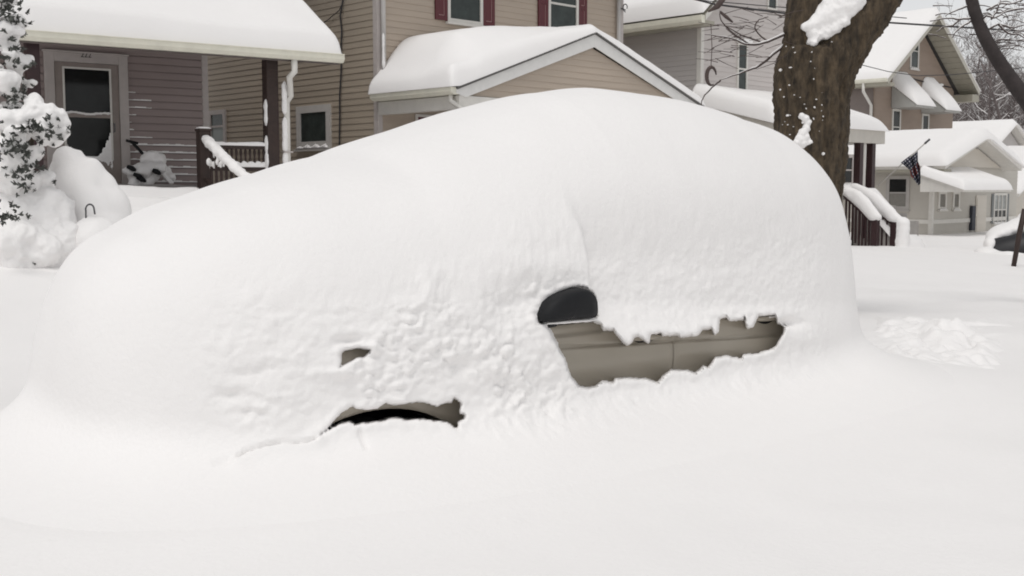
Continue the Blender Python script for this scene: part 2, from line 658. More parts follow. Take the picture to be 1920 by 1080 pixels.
def door(name, outline_a0, a1fn, parent, z0=.40, z1=1.02):
    """a door skin following the body side 6 mm proud with returned edges"""
    na, nz = 40, 110
    Z = np.linspace(z0, z1, nz)
    V = []
    for z in Z:
        l, r_ = outline_a0(z), a1fn(z)
        for k in range(na):
            a = l + (r_ - l) * k / (na - 1)
            V.append((a, float(side_b(a, z)) - .006, z))
    n0 = len(V)
    Fq = [tuple(q) for q in grid_quads(nz, na)]
    idx = np.arange(n0).reshape(nz, na)
    for line in (idx[:, 0], idx[:, -1], idx[0], idx[-1]):
        k0 = len(V)
        for i in line:
            V.append((V[i][0], V[i][1] + .014, V[i][2]))
        for j in range(len(line) - 1):
            Fq.append((line[j], line[j + 1], k0 + j + 1, k0 + j))
    return mesh_obj(name, V, Fq, PAINT, parent, True)


seam = lambda z: 2.635 + .02 * (z - .8)
fd = door('front_door', lambda z: 1.50 - .10 * (z - .4), lambda z: seam(z) - .0045, car)
rd = door('rear_door', lambda z: seam(z) + .0045, lambda z: 3.58 - .16 * max(0, .75 - z), car)


def handle(parent, a, z):
    mb = MB()
    b0 = float(side_b(a, z)) - .006
    n = 10
    mb.tube([(a - .105 + .21 * k / (n - 1), b0 - .034 * math.sin(math.pi * min(1, max(0, k / (n - 1)))) ** .5 - .002, z) for k in range(n)], [.012 + .004 * math.sin(math.pi * k / (n - 1)) for k in range(n)], 8)
    h = mb.build('door_handle', PAINT, parent, True)
    mb = MB()
    cup = [(a - .08 + .02 * k, b0 - .0025, z - .014 - .022 * math.sin(math.pi * k / 8)) for k in range(9)]
    mb.prism(cup, (0, .002, 0))
    mb.build('handle_recess', BLACKP, parent)


handle(fd, 2.44, .915)
handle(rd, 3.42, .945)
blob_mesh('handle_snow', [((3.40 + .012 * k, float(side_b(3.42, .945)) - .045, .952), (.012, .012, .007)) for k in range(6)], SNOW, rd, .004, .002, 30, 1)
mb = MB()                                   # black waist moulding under the glass
mb.pbox(lambda u, z, o: (u, float(side_b(u, z)) - .008 - o, z), 1.55, 2.6, 1.022, 1.04, 0, .006)
mb.build('window_moulding', BLACKP, car)

# mirror: outline of the housing on a plane 20 cm out from the door
MPX = [(1012, 600), (1013, 588), (1022, 570), (1034, 558), (1048, 550), (1066, 543), (1086, 539), (1099, 542), (1108, 549), (1114, 559), (1115.5, 575), (1115, 590), (1110, 596.5), (1085, 597), (1059, 598.5), (1056, 602), (1036, 603.5), (1016, 604)]


def car_plane(px, py, b):
    d = ray(px, py)
    n = Vector((-CS, CC, 0))
    t = (CR[0] * n.x + CR[1] * n.y + b) / d.dot(n)
    P = d * t
    a, bb = to_car(P.x, P.y)
    return (float(a), float(bb), P.z + EYE)


def smooth_poly(p, it=2):
    for _ in range(it):
        q = []
        for i in range(len(p)):
            a, b = p[i], p[(i + 1) % len(p)]
            q += [(a[0] * .75 + b[0] * .25, a[1] * .75 + b[1] * .25), (a[0] * .25 + b[0] * .75, a[1] * .25 + b[1] * .75)]
        p = q
    return p


mp = [car_plane(x, y, -.16) for x, y in smooth_poly(MPX, 1)]
cx_ = sum(p[0] for p in mp) / len(mp)
cz_ = sum(p[2] for p in mp) / len(mp)
V, Fq, n = [], [], len(mp)
for (b_, sc) in ((-.225, .0), (-.222, .55), (-.21, .85), (-.185, .97), (-.16, 1.0), (-.10, 1.0), (-.07, .93)):
    V += [(cx_ + (p[0] - cx_) * sc, b_, cz_ + (p[2] - cz_) * sc) for p in mp]
for i in range(6):
    for k in range(n):
        Fq.append((i * n + k, i * n + (k + 1) % n, (i + 1) * n + (k + 1) % n, (i + 1) * n + k))
Fq.append(tuple(6 * n + k for k in range(n)))
mirror = mesh_obj('side_mirror', V, Fq, BLACKP, car, True)
mb = MB()
mb.beam((1.66, .02, 1.035), (1.70, -.12, 1.06), .10, .05)
mb.build('mirror_foot', BLACKP, mirror, bevel=.012)

blob_mesh('mirror_snow', [((q[0], q[1], q[2]), (.035, .03, .008)) for q in [car_plane(1030 + 80 * t, 605 - 6 * t, -.13) for t in np.linspace(0, 1, 10)]], SNOW, mirror, .006, .004, 20, 1)

# ---- snow dome over the car
DOOR = [(1022, 606), (1057, 602), (1110, 600), (1129, 607), (1132, 616), (1144, 617), (1151, 615), (1160, 630), (1176, 645), (1183, 642), (1188, 630), (1197, 627), (1207, 636), (1215, 641), (1219, 625), (1240, 622), (1243, 628), (1272, 625), (1277, 630), (1307, 627), (1316, 616), (1335, 614), (1340, 624), (1344, 621), (1347, 597), (1363, 592), (1369, 600), (1393, 598), (1397, 589), (1402, 613), (1410, 611), (1422, 591), (1455, 589), (1460, 605), (1469, 610), (1473, 604), (1470, 627), (1451, 655), (1422, 664), (1394, 667), (1391, 675), (1366, 669), (1341, 672), (1335, 683), (1327, 692), (1319, 688), (1305, 702), (1291, 697), (1257, 696), (1244, 705), (1232, 719), (1210, 711), (1154, 711), (1151, 720), (1129, 716), (1119, 725), (1101, 729), (1082, 724), (1069, 708), (1057, 674), (1041, 642)]
MIRH = [(1010, 606), (1010, 588), (1021, 568), (1034, 556), (1048, 548), (1066, 541), (1086, 537), (1100, 540), (1110, 547), (1117, 557), (1120, 575), (1120, 592), (1114, 602), (1060, 604)]
PATCH = [(638, 661), (644, 654), (670, 651), (698, 654), (692, 664), (682, 672), (670, 673), (660, 680), (641, 687), (637, 689), (640, 676)]
ARCH = [(591, 820), (607, 809), (629, 787), (641, 772), (660, 763), (670, 768), (707, 765), (723, 755), (733, 760), (767, 755), (792, 754), (821, 761), (833, 755), (846, 757), (852, 746), (865, 755), (862, 774), (874, 780), (871, 785), (858, 790), (862, 804), (852, 801), (836, 791), (783, 787), (761, 788), (745, 783), (729, 785), (720, 791), (695, 793), (666, 796), (660, 791), (638, 794), (613, 809), (594, 818)]


def sd_poly(X, Y, poly):
    """signed distance, positive inside"""
    p = np.array(poly, float)
    q = np.roll(p, -1, 0)
    best = np.full(X.shape, 1e9)
    ins = np.zeros(X.shape, bool)
    for (x0, y0), (x1, y1) in zip(p, q):
        dx, dy = x1 - x0, y1 - y0
        t = np.clip(((X - x0) * dx + (Y - y0) * dy) / (dx * dx + dy * dy + 1e-9), 0, 1)
        best = np.minimum(best, np.hypot(X - x0 - t * dx, Y - y0 - t * dy))
        if y0 != y1:
            cr = (y0 > Y) != (y1 > Y)
            ins ^= cr & (X < (x1 - x0) * (Y - y0) / (y1 - y0) + x0)
    return np.where(ins, best, -best)


def dist_line(X, Y, pts):
    """distance to a polyline and the side (positive to the left of it, looking down)"""
    best = np.full(X.shape, 1e9)
    sgn = np.zeros(X.shape)
    for (x0, y0), (x1, y1) in zip(pts[:-1], pts[1:]):
        dx, dy = x1 - x0, y1 - y0
        t = np.clip(((X - x0) * dx + (Y - y0) * dy) / (dx * dx + dy * dy), 0, 1)
        d = np.hypot(X - x0 - t * dx, Y - y0 - t * dy)
        c_ = dx * (Y - y0) - dy * (X - x0)
        m = d < best
        best = np.where(m, d, best)
        sgn = np.where(m, np.sign(c_), sgn)
    return best, sgn


# plan outline resampled by arc length: near side every 1 cm, far side coarser
tt = np.linspace(0, 2 * math.pi, 20001)
ca = np.sign(np.cos(tt)) * np.abs(np.cos(tt)) ** (2 / MM)
cb = np.sign(np.sin(tt)) * np.abs(np.sin(tt)) ** (2 / MM)
w = np.where(cb < .35, 1 / .0095, 1 / .05)
cum = np.concatenate([[0], np.cumsum(np.hypot(np.diff(ca) * LA, np.diff(cb) * WB) * .5 * (w[1:] + w[:-1]))])
ncol = int(cum[-1])
ti = np.interp(np.linspace(0, cum[-1], ncol, endpoint=False), cum, np.arange(len(tt)))
ca = np.interp(ti, np.arange(len(tt)), ca)
cb = np.interp(ti, np.arange(len(tt)), cb)
# meridian rows by arc length
ee = np.linspace(0, math.pi / 2, 20001)
rho, sz = np.cos(ee) ** (2 / MP), np.sin(ee) ** (2 / MQ)
w = np.where(sz < .55, 1 / .0095, 1 / .03)
cum = np.concatenate([[0], np.cumsum(np.hypot(np.diff(rho) * 1.1, np.diff(sz) * 1.85) * .5 * (w[1:] + w[:-1]))])
nrow = int(cum[-1])
ei = np.interp(np.linspace(0, cum[-1] * .9995, nrow), cum, np.arange(len(ee)))
rho = np.interp(ei, np.arange(len(ee)), rho)[:, None]
sz = np.interp(ei, np.arange(len(ee)), sz)[:, None]
a = AM + LA * rho * ca
b = BM + WB * rho * cb
z = MZB + (np.interp(a, KA, np.convolve(np.pad(KH, 1, 'edge'), [.15, .7, .15], 'valid')) - MZB) * sz
# flared skirt running out into the street snow
ZL = zf_of(ca, cb)
fl = FL * np.clip((ZL - z) / (ZL - MZB), 0, 1) ** FE
nx, ny = ca / LA, cb / WB
nx, ny = np.sign(nx) * np.abs(nx) ** (MM - 1), np.sign(ny) * np.abs(ny) ** (MM - 1)
nl = np.hypot(nx, ny) + 1e-9
a = a + fl * nx / nl
b = b + fl * ny / nl
L = np.stack([a, b, z], -1)


def world(Lc):
    x, y = car_xy(Lc[..., 0], Lc[..., 1])
    return np.stack([x, y, Lc[..., 2]], -1)


def normals(Lc):
    du = np.roll(Lc, -1, 1) - np.roll(Lc, 1, 1)
    dv = np.gradient(Lc, axis=0)
    n = np.cross(du, dv)
    return n / (np.linalg.norm(n, axis=-1, keepdims=True) + 1e-9)


Nn = normals(L)
sgn = np.sign((Nn[nrow // 3, :, 0] * ca + Nn[nrow // 3, :, 1] * cb).mean())
Nn = Nn * sgn
X, Y = proj(world(L))
near = (b < .6)
# large soft unevenness
disp = .030 * fbm(L, .9, 2, 31) + .006 * fbm(L, 3.5, 2, 33)
# the sheet over windscreen and bonnet stands proud of the side-window snow, with a crisp rear edge
step = [(1035, 290), (1056, 340), (1074, 385), (1096, 425), (1109, 465), (1114, 505), (1114, 560)]
d, sg = dist_line(X, Y, step)
fade = sstep(330, 500, Y) * (1 - sstep(560, 640, Y))
right = np.where(sg < 0, 1, 0)
d = np.where(sg < 0, d, -d)
disp = disp + near * fade * (-.085 * sstep(-9, 14, d) * (1 - sstep(260, 620, d)))
# hollow in front of the mirror between bonnet snow and wing
disp = disp - near * .05 * np.exp(-(((X - 985) / 60) ** 2 + ((Y - 560) / 40) ** 2))
# crusty relief
fl1 = sstep(880, 1000, X) * (1 - sstep(1500, 1600, X)) * sstep(330, 430, Y)
fl2 = np.exp(-(np.clip(np.abs(X - 700) - 200, 0, None) / 110) ** 2) * np.exp(-(np.clip(np.abs(Y - 690) - 110, 0, None) / 55) ** 2)
fl3 = np.exp(-(np.clip(np.abs(X - 930) - 90, 0, None) / 60) ** 2) * np.exp(-(np.clip(np.abs(Y - 640) - 110, 0, None) / 60) ** 2)
lum = np.clip(fl2 + fl3, 0, 1) * (1 - sstep(770, 850, Y))
Ls = L * np.array([.72, .5, 1.15])
n1 = fbm(Ls, 9, 3, 41, .6)
n2 = fbm(Ls, 22, 3, 43, .6)
rid = np.abs(fbm(Ls, 7, 3, 47, .6))
c1 = np.abs(fbm(L * np.array([.8, .6, 1.0]), 11, 3, 141, .6))
c2 = np.abs(fbm(L * np.array([.8, .6, 1.0]), 24, 2, 143, .6))
brk = sstep(-.25, .35, fbm(L, 3.2, 2, 145))                # patches where the crust has crumbled
disp = disp + near * (fl1 * (.003 * n1 + .010 * c1 + .007 * c2) + lum * (.010 * n1 + (.024 * c1 + .018 * c2) * (.40 + .8 * brk)))
for (dx_, dy_, rx_, ry_, dp) in ((470, 703, 44, 13, .016), (438, 742, 34, 11, .02), (468, 775, 26, 8, .018), (505, 690, 20, 9, .015), (660, 640, 30, 10, .03), (865, 690, 24, 18, .03), (1490, 606, 22, 9, .05), (640, 700, 40, 9, -.02)):
    wob = 1 + .5 * n2
    disp = disp - near * dp * np.exp(-(((X - dx_) / rx_) ** 2 + ((Y - dy_) / ry_) ** 2)) * wob
# crack between the hanging snow and the bank
crk = [(594, 819), (560, 826), (530, 826), (505, 830), (480, 837), (462, 843), (448, 853)]
d, sg = dist_line(X, Y, crk)
disp = disp - near * .035 * np.exp(-(d / 3.2) ** 2) + near * .02 * np.exp(-(d / 22) ** 2) * (sg < 0)
d, sg = dist_line(X, Y, [(402, 866), (428, 860)])
disp = disp - near * .015 * np.exp(-(d / 4) ** 2)
d, sg = dist_line(X, Y, [(678, 806), (688, 830)])
disp = disp - near * .018 * np.exp(-(d / 4) ** 2)
# thick lip hanging above the doors, puffed edge round the holes
jag = 3.0 * fbm(L, 24, 3, 51, .7)
SDd, SDm, SDp, SDa = (sd_poly(X, Y, p) for p in (DOOR, MIRH, PATCH, ARCH))
sd = np.maximum(np.maximum(SDd + jag * .8, SDm), np.maximum(SDp + jag, SDa + jag))
disp = disp + near * .007 * np.exp(-((sd + 6) / 6) ** 2) * (sd < 0)
disp = disp * (1 - sstep(.03, .30, fl))
L = L + Nn * disp[..., None]
L[..., 2] -= .16 * sstep(.6, 1.5, fl)              # the skirt dives under the street snow
# snow stands at least 4 cm proud of the body except in the holes
# push the holes back along the sight line, down to just behind the panels
Wd = world(L)
X, Y = proj(Wd)
SDd, SDm, SDp, SDa = (sd_poly(X, Y, p) for p in (DOOR, MIRH, PATCH, ARCH))
sd = np.maximum(np.maximum(SDd + jag * .8, SDm), np.maximum(SDp + jag, SDa + jag))
sd = np.where(near & (Wd[..., 1] < 7.5), sd, -50)
cam_l = np.array([*to_car(0, 0), EYE])
rayl = L - cam_l
tgt = .09 + .26 * (SDa > -3)
plan = .30 * np.clip((.55 - L[..., 0]) / .55, 0, 1) ** 2.2
t = (tgt + plan - cam_l[1]) / np.where(np.abs(rayl[..., 1]) < 1e-3, 1e-3, rayl[..., 1])
f = sstep(-.5, 5.5, sd) * (sd > -.5) * (t > 1)
L = L + rayl * ((t - 1) * f)[..., None]
Q = grid_quads(nrow, ncol, True)
if sgn < 0: Q = Q[:, ::-1]
gone = ((sd > 9) | ((SDa > 4.5) & near)).ravel()
Q = Q[~gone[Q].all(1)]
snow_cover = fast_mesh('snow_cover', L, Q, SNOW, car)

# ------------------------------------------------------------------ mauve-grey porch house
def trim_box(mb, pl, u0, u1, z0, z1, o0=0, o1=.03):
    mb.pbox(pl, u0, u1, z0, z1, o0, o1)


F1 = Frame(-5.228, 19.435, 36)
ZB1 = 1.0
h1 = thing('house', 'mauve-grey sided house with a deep snow-roofed front porch and glazed storm door', 'house', (F1.o.x, F1.o.y, ZB1), F1.th)
ZB[h1.name] = ZB1
P0 = front(0)
FLZ = 1.42                                     # porch floor
mb = MB()
siding(mb, P0, lambda z: (-9.0, -.09), .8, 5.6, .122, .032, .02)
mb.box(-9.0, -.02, .001, .15, .8, 5.6)
sr = side(0)
siding(mb, lambda u, z, o: (o - .02, u, z), lambda z: (.09, 7.5), .8, 6.6, .122)
mb.box(-.15, -.021, .15, 7.5, .8, 6.6)
wall = mb.build('wall', MAUVE, h1)
mb = MB()
mb.box(-.10, .012, -.022, 0, .8, 5.6)
mb.box(-.009, .012, 0, .10, .8, 5.6)
mb.build('corner_board', GREYT, h1)
# snow caught on the lower courses
mb = MB()
aL, aR = F1.hit(238, 300)[0], F1.hit(388, 300)[0]
k = 0
z = .8
while z < 3.2:
    z += .122
    if z < 1.75: continue
    lo = z < 2.5
    segs = [(aL + .02, aR - .06)] if lo else [(aL + .02, aL + random.choice((.08, .12, .16, .3, .42)))]
    for u0, u1 in segs:
        u = u0
        while u < u1:
            du = min(random.uniform(.05, .12), u1 - u)
            h = random.uniform(.012, .028) * (1.2 if lo else .8)
            mb.pbox(P0, u, u + du, z + .0005, z + h, .012, random.uniform(.036, .046))
            u += du
tag(mb.build('snow_dusting', SNOW, wall), kind='stuff')
mb = MB()
z = 2.5
for k in range(9):
    z = .8 + .122 * round((2.6 + .122 * k - .8) / .122)
    u1 = F1.hit(80, 200)[0] - .03
    u0 = F1.hit(62, 200)[0]
    mb.pbox(P0, u0, u1, z, z + .016, .012, .042)
tag(mb.build('snow_dusting', SNOW, wall), kind='stuff')

# door and its frame
PD0 = front(-.034)
d0, zt = F1.hit(80, 97)
d1, _ = F1.hit(236, 106)
zt = (zt + F1.hit(236, 106)[1]) / 2
mb = MB()
tw = .145
mb.pbox(PD0, d0, d0 + tw, FLZ, zt, -.03, .05)
mb.pbox(PD0, d1 - tw, d1, FLZ, zt, -.03, .05)
mb.pbox(PD0, d0 + tw, d1 - tw, zt - .145, zt, -.03, .05)
mb.pbox(PD0, d0 - .02, d1 + .02, zt, zt + .03, -.03, .07)
df = mb.build('door_frame', GREYT, h1, bevel=.006)
gl, _ = F1.hit(118, 130)
gr, _ = F1.hit(202, 134)
_, gt = F1.hit(160, 131)
_, gm = F1.hit(160, 217)
_, gb = F1.hit(160, 300)
mb = MB()
e0, e1, et = d0 + tw + .004, d1 - tw - .004, zt - .149
mb.pbox(PD0, e0, gl, FLZ, et, -.03, .03)
mb.pbox(PD0, gr, e1, FLZ, et, -.03, .03)
mb.pbox(PD0, gl, gr, gt, et, -.03, .03)
mb.pbox(PD0, gl, gr, FLZ, gb, -.03, .03)
mb.pbox(PD0, gl, gr, gm - .035, gm + .03, .005, .034)
dr = mb.build('door', mat('storm_door_paint', (.26, .22, .20), .5, .1, 5), h1, bevel=.006)
mb = MB()
for (x0, x1, z0, z1) in ((gl - .03, gl, gb, gt + .03), (gr, gr + .03, gb, gt + .03), (gl, gr, gt, gt + .03)):
    mb.pbox(PD0, x0, x1, z0, z1, .03, .042)
mb.build('glazing_bead', WHITE, dr)
mb = MB()
mb.pbox(PD0, gl, gr, gm + .03, gt, -.03, .022)
mb.build('pane', GLASS, dr)
mb = MB()
mb.pbox(PD0, gl, gr, gb, gm - .035, -.03, .022)
mb.build('pane', GLASS, dr)
# snow blown on the rail and in the lower corners of the glass
blobs = [((gl + (gr - gl) * t, -.069, gm + .035 + .012 * math.sin(t * 9)), (.06, .022, .022)) for t in np.linspace(.05, .95, 12)]
for t in np.linspace(0, 1, 14):
    hgt = .05 + .55 * max(0, t - .72) ** 1.2 * 2.4 + .38 * max(0, .3 - t) * 1.2
    blobs.append(((gl + (gr - gl) * t, -.058, gb + hgt * .4), (.05, .012, hgt)))
blob_mesh('blown_snow', blobs, SNOW, dr, .014, .006, 20, 2)
mb = MB()
mb.tube([(gr + .05, -.06, gm - .25), (gr + .05, -.11, gm - .25), (gr + .05, -.11, gm - .12), (gr + .05, -.06, gm - .12)], .011, 6)
mb.build('handle', STEEL, dr)
# house number
nx0, nz1 = F1.hit(148, 98)
nx1, nz0 = F1.hit(168, 111)
mb = MB()
mb.pbox(PD0, nx0 - .01, nx1 + .01, nz0, nz1, .05, .058)
npl = mb.build('number_plate', GREYT, h1)
cu = bpy.data.curves.new('digits', 'FONT')
cu.body = '222'
cu.size = (nz1 - nz0) * 1.15
cu.extrude = .003
cu.align_x, cu.align_y = 'CENTER', 'CENTER'
tmp = bpy.data.objects.new('digits', cu)
C.objects.link(tmp)
dg = bpy.context.evaluated_depsgraph_get()
me = bpy.data.meshes.new_from_object(tmp.evaluated_get(dg))
bpy.data.objects.remove(tmp)
me.materials.clear()
me.materials.append(DIGIT)
me.transform(Matrix.Translation(((nx0 + nx1) / 2, -.096, (nz0 + nz1) / 2 - ZB1)) @ Matrix.Rotation(math.pi / 2, 4, 'X'))
link(bpy.data.objects.new('digits', me), npl)

# porch roof: eave line from the gutter in the picture
PW = 2.9
ez = (F1.hit(640, 104, -PW)[1] + F1.hit(60, 66, -PW)[1]) / 2
ea1 = F1.hit(640, 104, -PW)[0]
ea0 = -4.35
SL = .60
ridge_z = ez + SL * (PW + 2.2)
mb = MB()
for (za, m_) in ((0, None),):
    mb.hexa([(ea0, -PW, ez - .10), (ea1 - .02, -PW, ez - .10), (ea1 - .02, 2.2, ridge_z - .10), (ea0, 2.2, ridge_z - .10), (ea0, -PW, ez + .02), (ea1 - .02, -PW, ez + .02), (ea1 - .02, 2.2, ridge_z + .02), (ea0, 2.2, ridge_z + .02)])
roof = mb.build('porch_roof', SHINGLE, h1)
snow_grid('roof_snow', quad_base((ea0, -PW - .06, ez + .03), (ea1 - .0, -PW - .06, ez + .03), (ea1 - .0, 2.2, ridge_z + .03), (ea0, 2.2, ridge_z + .03)), lambda S, T: .30 + .10 * T + .03 * np.sin(S * 7) - .05 * sstep(.85, 1, S), 150, 90, roof, (1, 1, 1, 0), .16, .012, .8, seed=2)
mb = MB()
gp = [(-PW + .02, ez - .10), (-PW - .07, ez - .10), (-PW - .11, ez - .05), (-PW - .11, ez + .015), (-PW - .12, ez + .02), (-PW - .12, ez + .03), (-PW + .02, ez + .03)]
mb.prism([(ea0, y, z) for y, z in gp], (ea1 - ea0, 0, 0))
mb.build('gutter', GUTTER, roof)
mb = MB()
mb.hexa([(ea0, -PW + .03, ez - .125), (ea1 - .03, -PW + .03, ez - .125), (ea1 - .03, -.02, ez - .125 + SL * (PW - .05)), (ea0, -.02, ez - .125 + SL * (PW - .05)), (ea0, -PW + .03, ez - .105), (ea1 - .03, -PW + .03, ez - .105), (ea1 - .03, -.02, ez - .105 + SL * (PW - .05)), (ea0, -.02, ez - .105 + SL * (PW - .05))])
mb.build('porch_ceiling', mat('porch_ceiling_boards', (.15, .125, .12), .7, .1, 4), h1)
PB = -PW + .34
# posts
pc = F1.hit(507, 180, PB)[0]
for aa, wd in ((pc, .095), (F1.hit(60, 120, PB)[0], .085)):
    mb = MB()
    mb.box(aa - wd, aa + wd, PB - wd, PB + wd, FLZ, ez - .115 + SL * (PB - wd + PW))
    mb.build('porch_post', MAROON if wd < .09 else DKWOOD, h1, bevel=.01)
blob_mesh('post_snow', [((pc - .10, PB - .05, z), (.03, .05, .14)) for z in (1.9, 2.1, 2.35, 2.75, 2.9)], SNOW, h1, .018, .012, 14, 2)
# floor and skirt lattice
mb = MB()
mb.box(-3.75, .15, PB - .15, -.02, FLZ - .12, FLZ)
mb.box(-3.7, .1, PB - .08, PB - .05, .5, FLZ - .12)
mb.box(.05, .1, PB - .05, -.02, .5, FLZ - .12)
fl_ = mb.build('porch_floor', mat('porch_floor_boards', (.16, .13, .12), .7, .15, 5), h1)
floor_z = F1.hit(330, 347)[1]


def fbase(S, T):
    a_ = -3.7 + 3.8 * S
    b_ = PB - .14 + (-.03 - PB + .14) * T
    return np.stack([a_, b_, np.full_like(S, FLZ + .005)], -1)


snow_grid('floor_snow', fbase, lambda S, T: (floor_z - FLZ) * (.75 + .25 * T) + .03 * np.sin(S * 9 + T * 4), 90, 60, fl_, (1, 1, 1, 0), .2, .02, 1.6, mat('shade_toned_dusted_floor', (.36, .335, .325), .85, .25, 3, .3, 40), seed=4)  # shade under the porch roof is painted into this dusted floor's grey
# newel post
nw = F1.hit(382, 280, PB)[0]
nz = F1.hit(382, 241, PB)[1]
mb = MB()
mb.box(nw - .085, nw + .085, PB - .085, PB + .085, .9, nz - .04)
mb.box(nw - .098, nw + .098, PB - .098, PB + .098, nz - .04, nz)
npost = mb.build('newel_post', DKWOOD, h1, bevel=.008)
snow_grid('post_cap_snow', quad_base((nw - .095, PB - .095, nz), (nw + .095, PB - .095, nz), (nw + .095, PB + .095, nz), (nw - .095, PB + .095, nz)), const(.025), 12, 12, npost, r=.06, amp=.004)
# porch railing between newel and corner post
mb = MB()
rt = F1.hit(450, 272, PB)[1]
rb = F1.hit(450, 312, PB)[1]
mb.box(nw + .105, pc - .095, PB - .035, PB + .035, rt - .06, rt)
mb.box(nw + .105, pc - .095, PB - .03, PB + .03, rb - .07, rb)
rail = mb.build('railing', DKWOOD, h1)
nb = 12
for k in range(nb):
    x = nw + .105 + (pc - nw - .2) * (k + .5) / nb
    m2 = MB()
    m2.tube([(x, PB, rb), (x, PB, rb + .05), (x, PB, (rb + rt) / 2 - .02), (x, PB, rt - .1), (x, PB, rt - .06)], [.015, .022, .014, .022, .015], 6)
    m2.build('baluster', DKWOOD, rail)
snow_grid('rail_snow', quad_base((nw + .1, PB - .05, rt), (pc - .09, PB - .05, rt), (pc - .09, PB + .05, rt), (nw + .1, PB + .05, rt)), const(.045), 60, 12, rail, r=.05, amp=.012, nf=5)
snow_grid('rail_snow', quad_base((nw + .1, PB - .05, rb), (pc - .09, PB - .05, rb), (pc - .09, PB + .05, rb), (nw + .1, PB + .05, rb)), lambda S, T: .05 + .03 * np.abs(np.sin(S * 24)), 80, 12, rail, r=.05, amp=.012, nf=5, seed=3)
# stairs towards the street and their snowy handrail
st = MB()
s0, s1 = nw - 1.75, nw - .1
for k in range(5):
    st.box(s0, s1, PB - .15 - .28 * (k + 1), PB - .152 - .28 * k, .2, FLZ - .17 * (k + 1))
stairs = st.build('stairs', CONC, h1)
snow_grid('stair_snow', quad_base((s0, PB - .15, FLZ), (s0, PB - 1.7, FLZ - .75), (s1, PB - 1.7, FLZ - .75), (s1, PB - .15, FLZ)), lambda S, T: .28 + .05 * np.sin(S * 28), 50, 40, stairs, r=.12, amp=.02)
mb = MB()
ha = Vector((nw, PB - .1, F1.hit(398, 268, PB)[1]))
hb = Vector((nw + .02, PB - 1.75, F1.hit(470, 352, PB - 1.75)[1]))
mb.beam(ha, hb, .07, .05)
mb.box(nw - .05, nw + .09, PB - 1.85, PB - 1.71, .6, hb.z + .05)
mb.beam(ha - Vector((0, 0, .55)), hb - Vector((0, 0, .55)), .05, .05)
hr = mb.build('stair_handrail', DKWOOD, h1)
for k in range(1, 9):
    p = ha.lerp(hb, k / 9)
    m2 = MB()
    m2.box(p.x - .016, p.x + .016, p.y - .016, p.y + .016, p.z - .55, p.z - .02)
    m2.build('baluster', DKWOOD, hr)
blobs = []
for k in range(30):
    p = ha.lerp(hb, k / 29)
    blobs.append(((p.x + random.uniform(-.015, .015), p.y, p.z + .045), (.065 + .02 * random.random(), .09, .05 + .03 * random.random())))
for k in range(7):
    p = ha.lerp(hb, random.uniform(0, .45))
    blobs.append(((p.x + random.uniform(-.09, .03), p.y, p.z - random.uniform(.05, .45)), (.03, .03, .06)))
blob_mesh('handrail_snow', blobs, SNOW, hr, .022, .02, 9, 2)
# downspout from the gutter back to the post
mb = MB()
dx = F1.hit(550, 104, -PW)[0]
dsx = pc + .22
mb.tube([(dx, -PW - .03, ez - .10), (dx, -PW - .03, ez - .28), (dx - .06, -PW + .02, ez - .36), (dsx + .06, PB - .12, ez - .62), (dsx, PB - .10, ez - .72), (dsx, PB - .10, ez - 1.0), (dsx, PB - .10, 1.0)], .048, 10)
dsp = mb.build('downspout', WHITE, h1, True)
mb = MB()
zz = F1.hit(515, 285, PB)[1]
mb.box(dsx - .07, dsx + .07, PB - .16, PB - .04, zz - .012, zz + .012)
mb.build('strap', GREYT, dsp)
zs_ = [F1.hit(505, y, PB)[1] for y in (168, 180, 198, 235, 250, 270, 300, 315, 330)]
blob_mesh('downspout_snow', [((dsx - .045, PB - .12, z), (.05, .04, .14)) for z in zs_], SNOW, dsp, .02, .012, 12, 2)
mb = MB()
mb.hexa([(-9.2, 2.0, ridge_z - .1), (.3, 2.0, ridge_z - .1), (.3, 5, ridge_z + 1.7), (-9.2, 5, ridge_z + 1.7), (-9.2, 2.0, ridge_z + .3), (.3, 2.0, ridge_z + .3), (.3, 5, ridge_z + 2.1), (-9.2, 5, ridge_z + 2.1)])
mb.build('main_roof', SNOW, h1)

# things standing on the porch
G = lambda px, py, b: Vector((F1.hit(px, py, b)[0], b, F1.hit(px, py, b)[1]))


def towld(fr, p):
    return fr.o + fr.a * p.x + fr.b * p.y + Vector((0, 0, p.z))


hp = thing('snow_heap', 'snow-caked low bundle heaped on the porch right of the storm door', 'snow heap', tuple(towld(F1, Vector((G(280, 340, -.5).x, -.5, floor_z)))), F1.th)
org = Vector((G(280, 340, -.5).x, -.5, floor_z))
bl = []
for (x, y, r_) in ((282, 298, .12), (288, 290, .10), (300, 300, .12), (276, 312, .13), (262, 320, .15), (254, 332, .13), (270, 338, .15), (296, 315, .13), (310, 322, .11), (318, 332, .09), (240, 322, .10), (284, 330, .12), (266, 346, .12), (250, 346, .10)):
    p = G(x, y, -.5) - org
    bl.append(((p.x, p.y + random.uniform(-.1, .1), p.z), (r_, r_ * 1.1, r_ * .8)))
blob_mesh('snow_crust', bl, SNOW, hp, .025, .05, 6, 2, seed=8)
mb = MB()
for (x, y) in ((258, 330), (264, 336), (246, 316), (292, 322)):
    p = G(x, y, -.66) - org
    mb.tube([p + Vector((-.06, 0, .03)), p + Vector((.0, -.05, .0)), p + Vector((.07, 0, -.03))], [.03, .045, .025], 7)
mb.build('dark_frame', BLACKP, hp)
pb, pt = G(322, 346, -.72), G(247, 266, -.25)
org = pb
lp = thing('snow_shovel', 'thin pole with a black grip leaning across the snow-caked bundle on the porch', 'shovel', tuple(towld(F1, pb)), F1.th)
mid = pb.lerp(pt, .66)
mb = MB()
mb.tube([pb - org, mid - org], .022, 8)
mb.build('shaft', GREYT, lp)
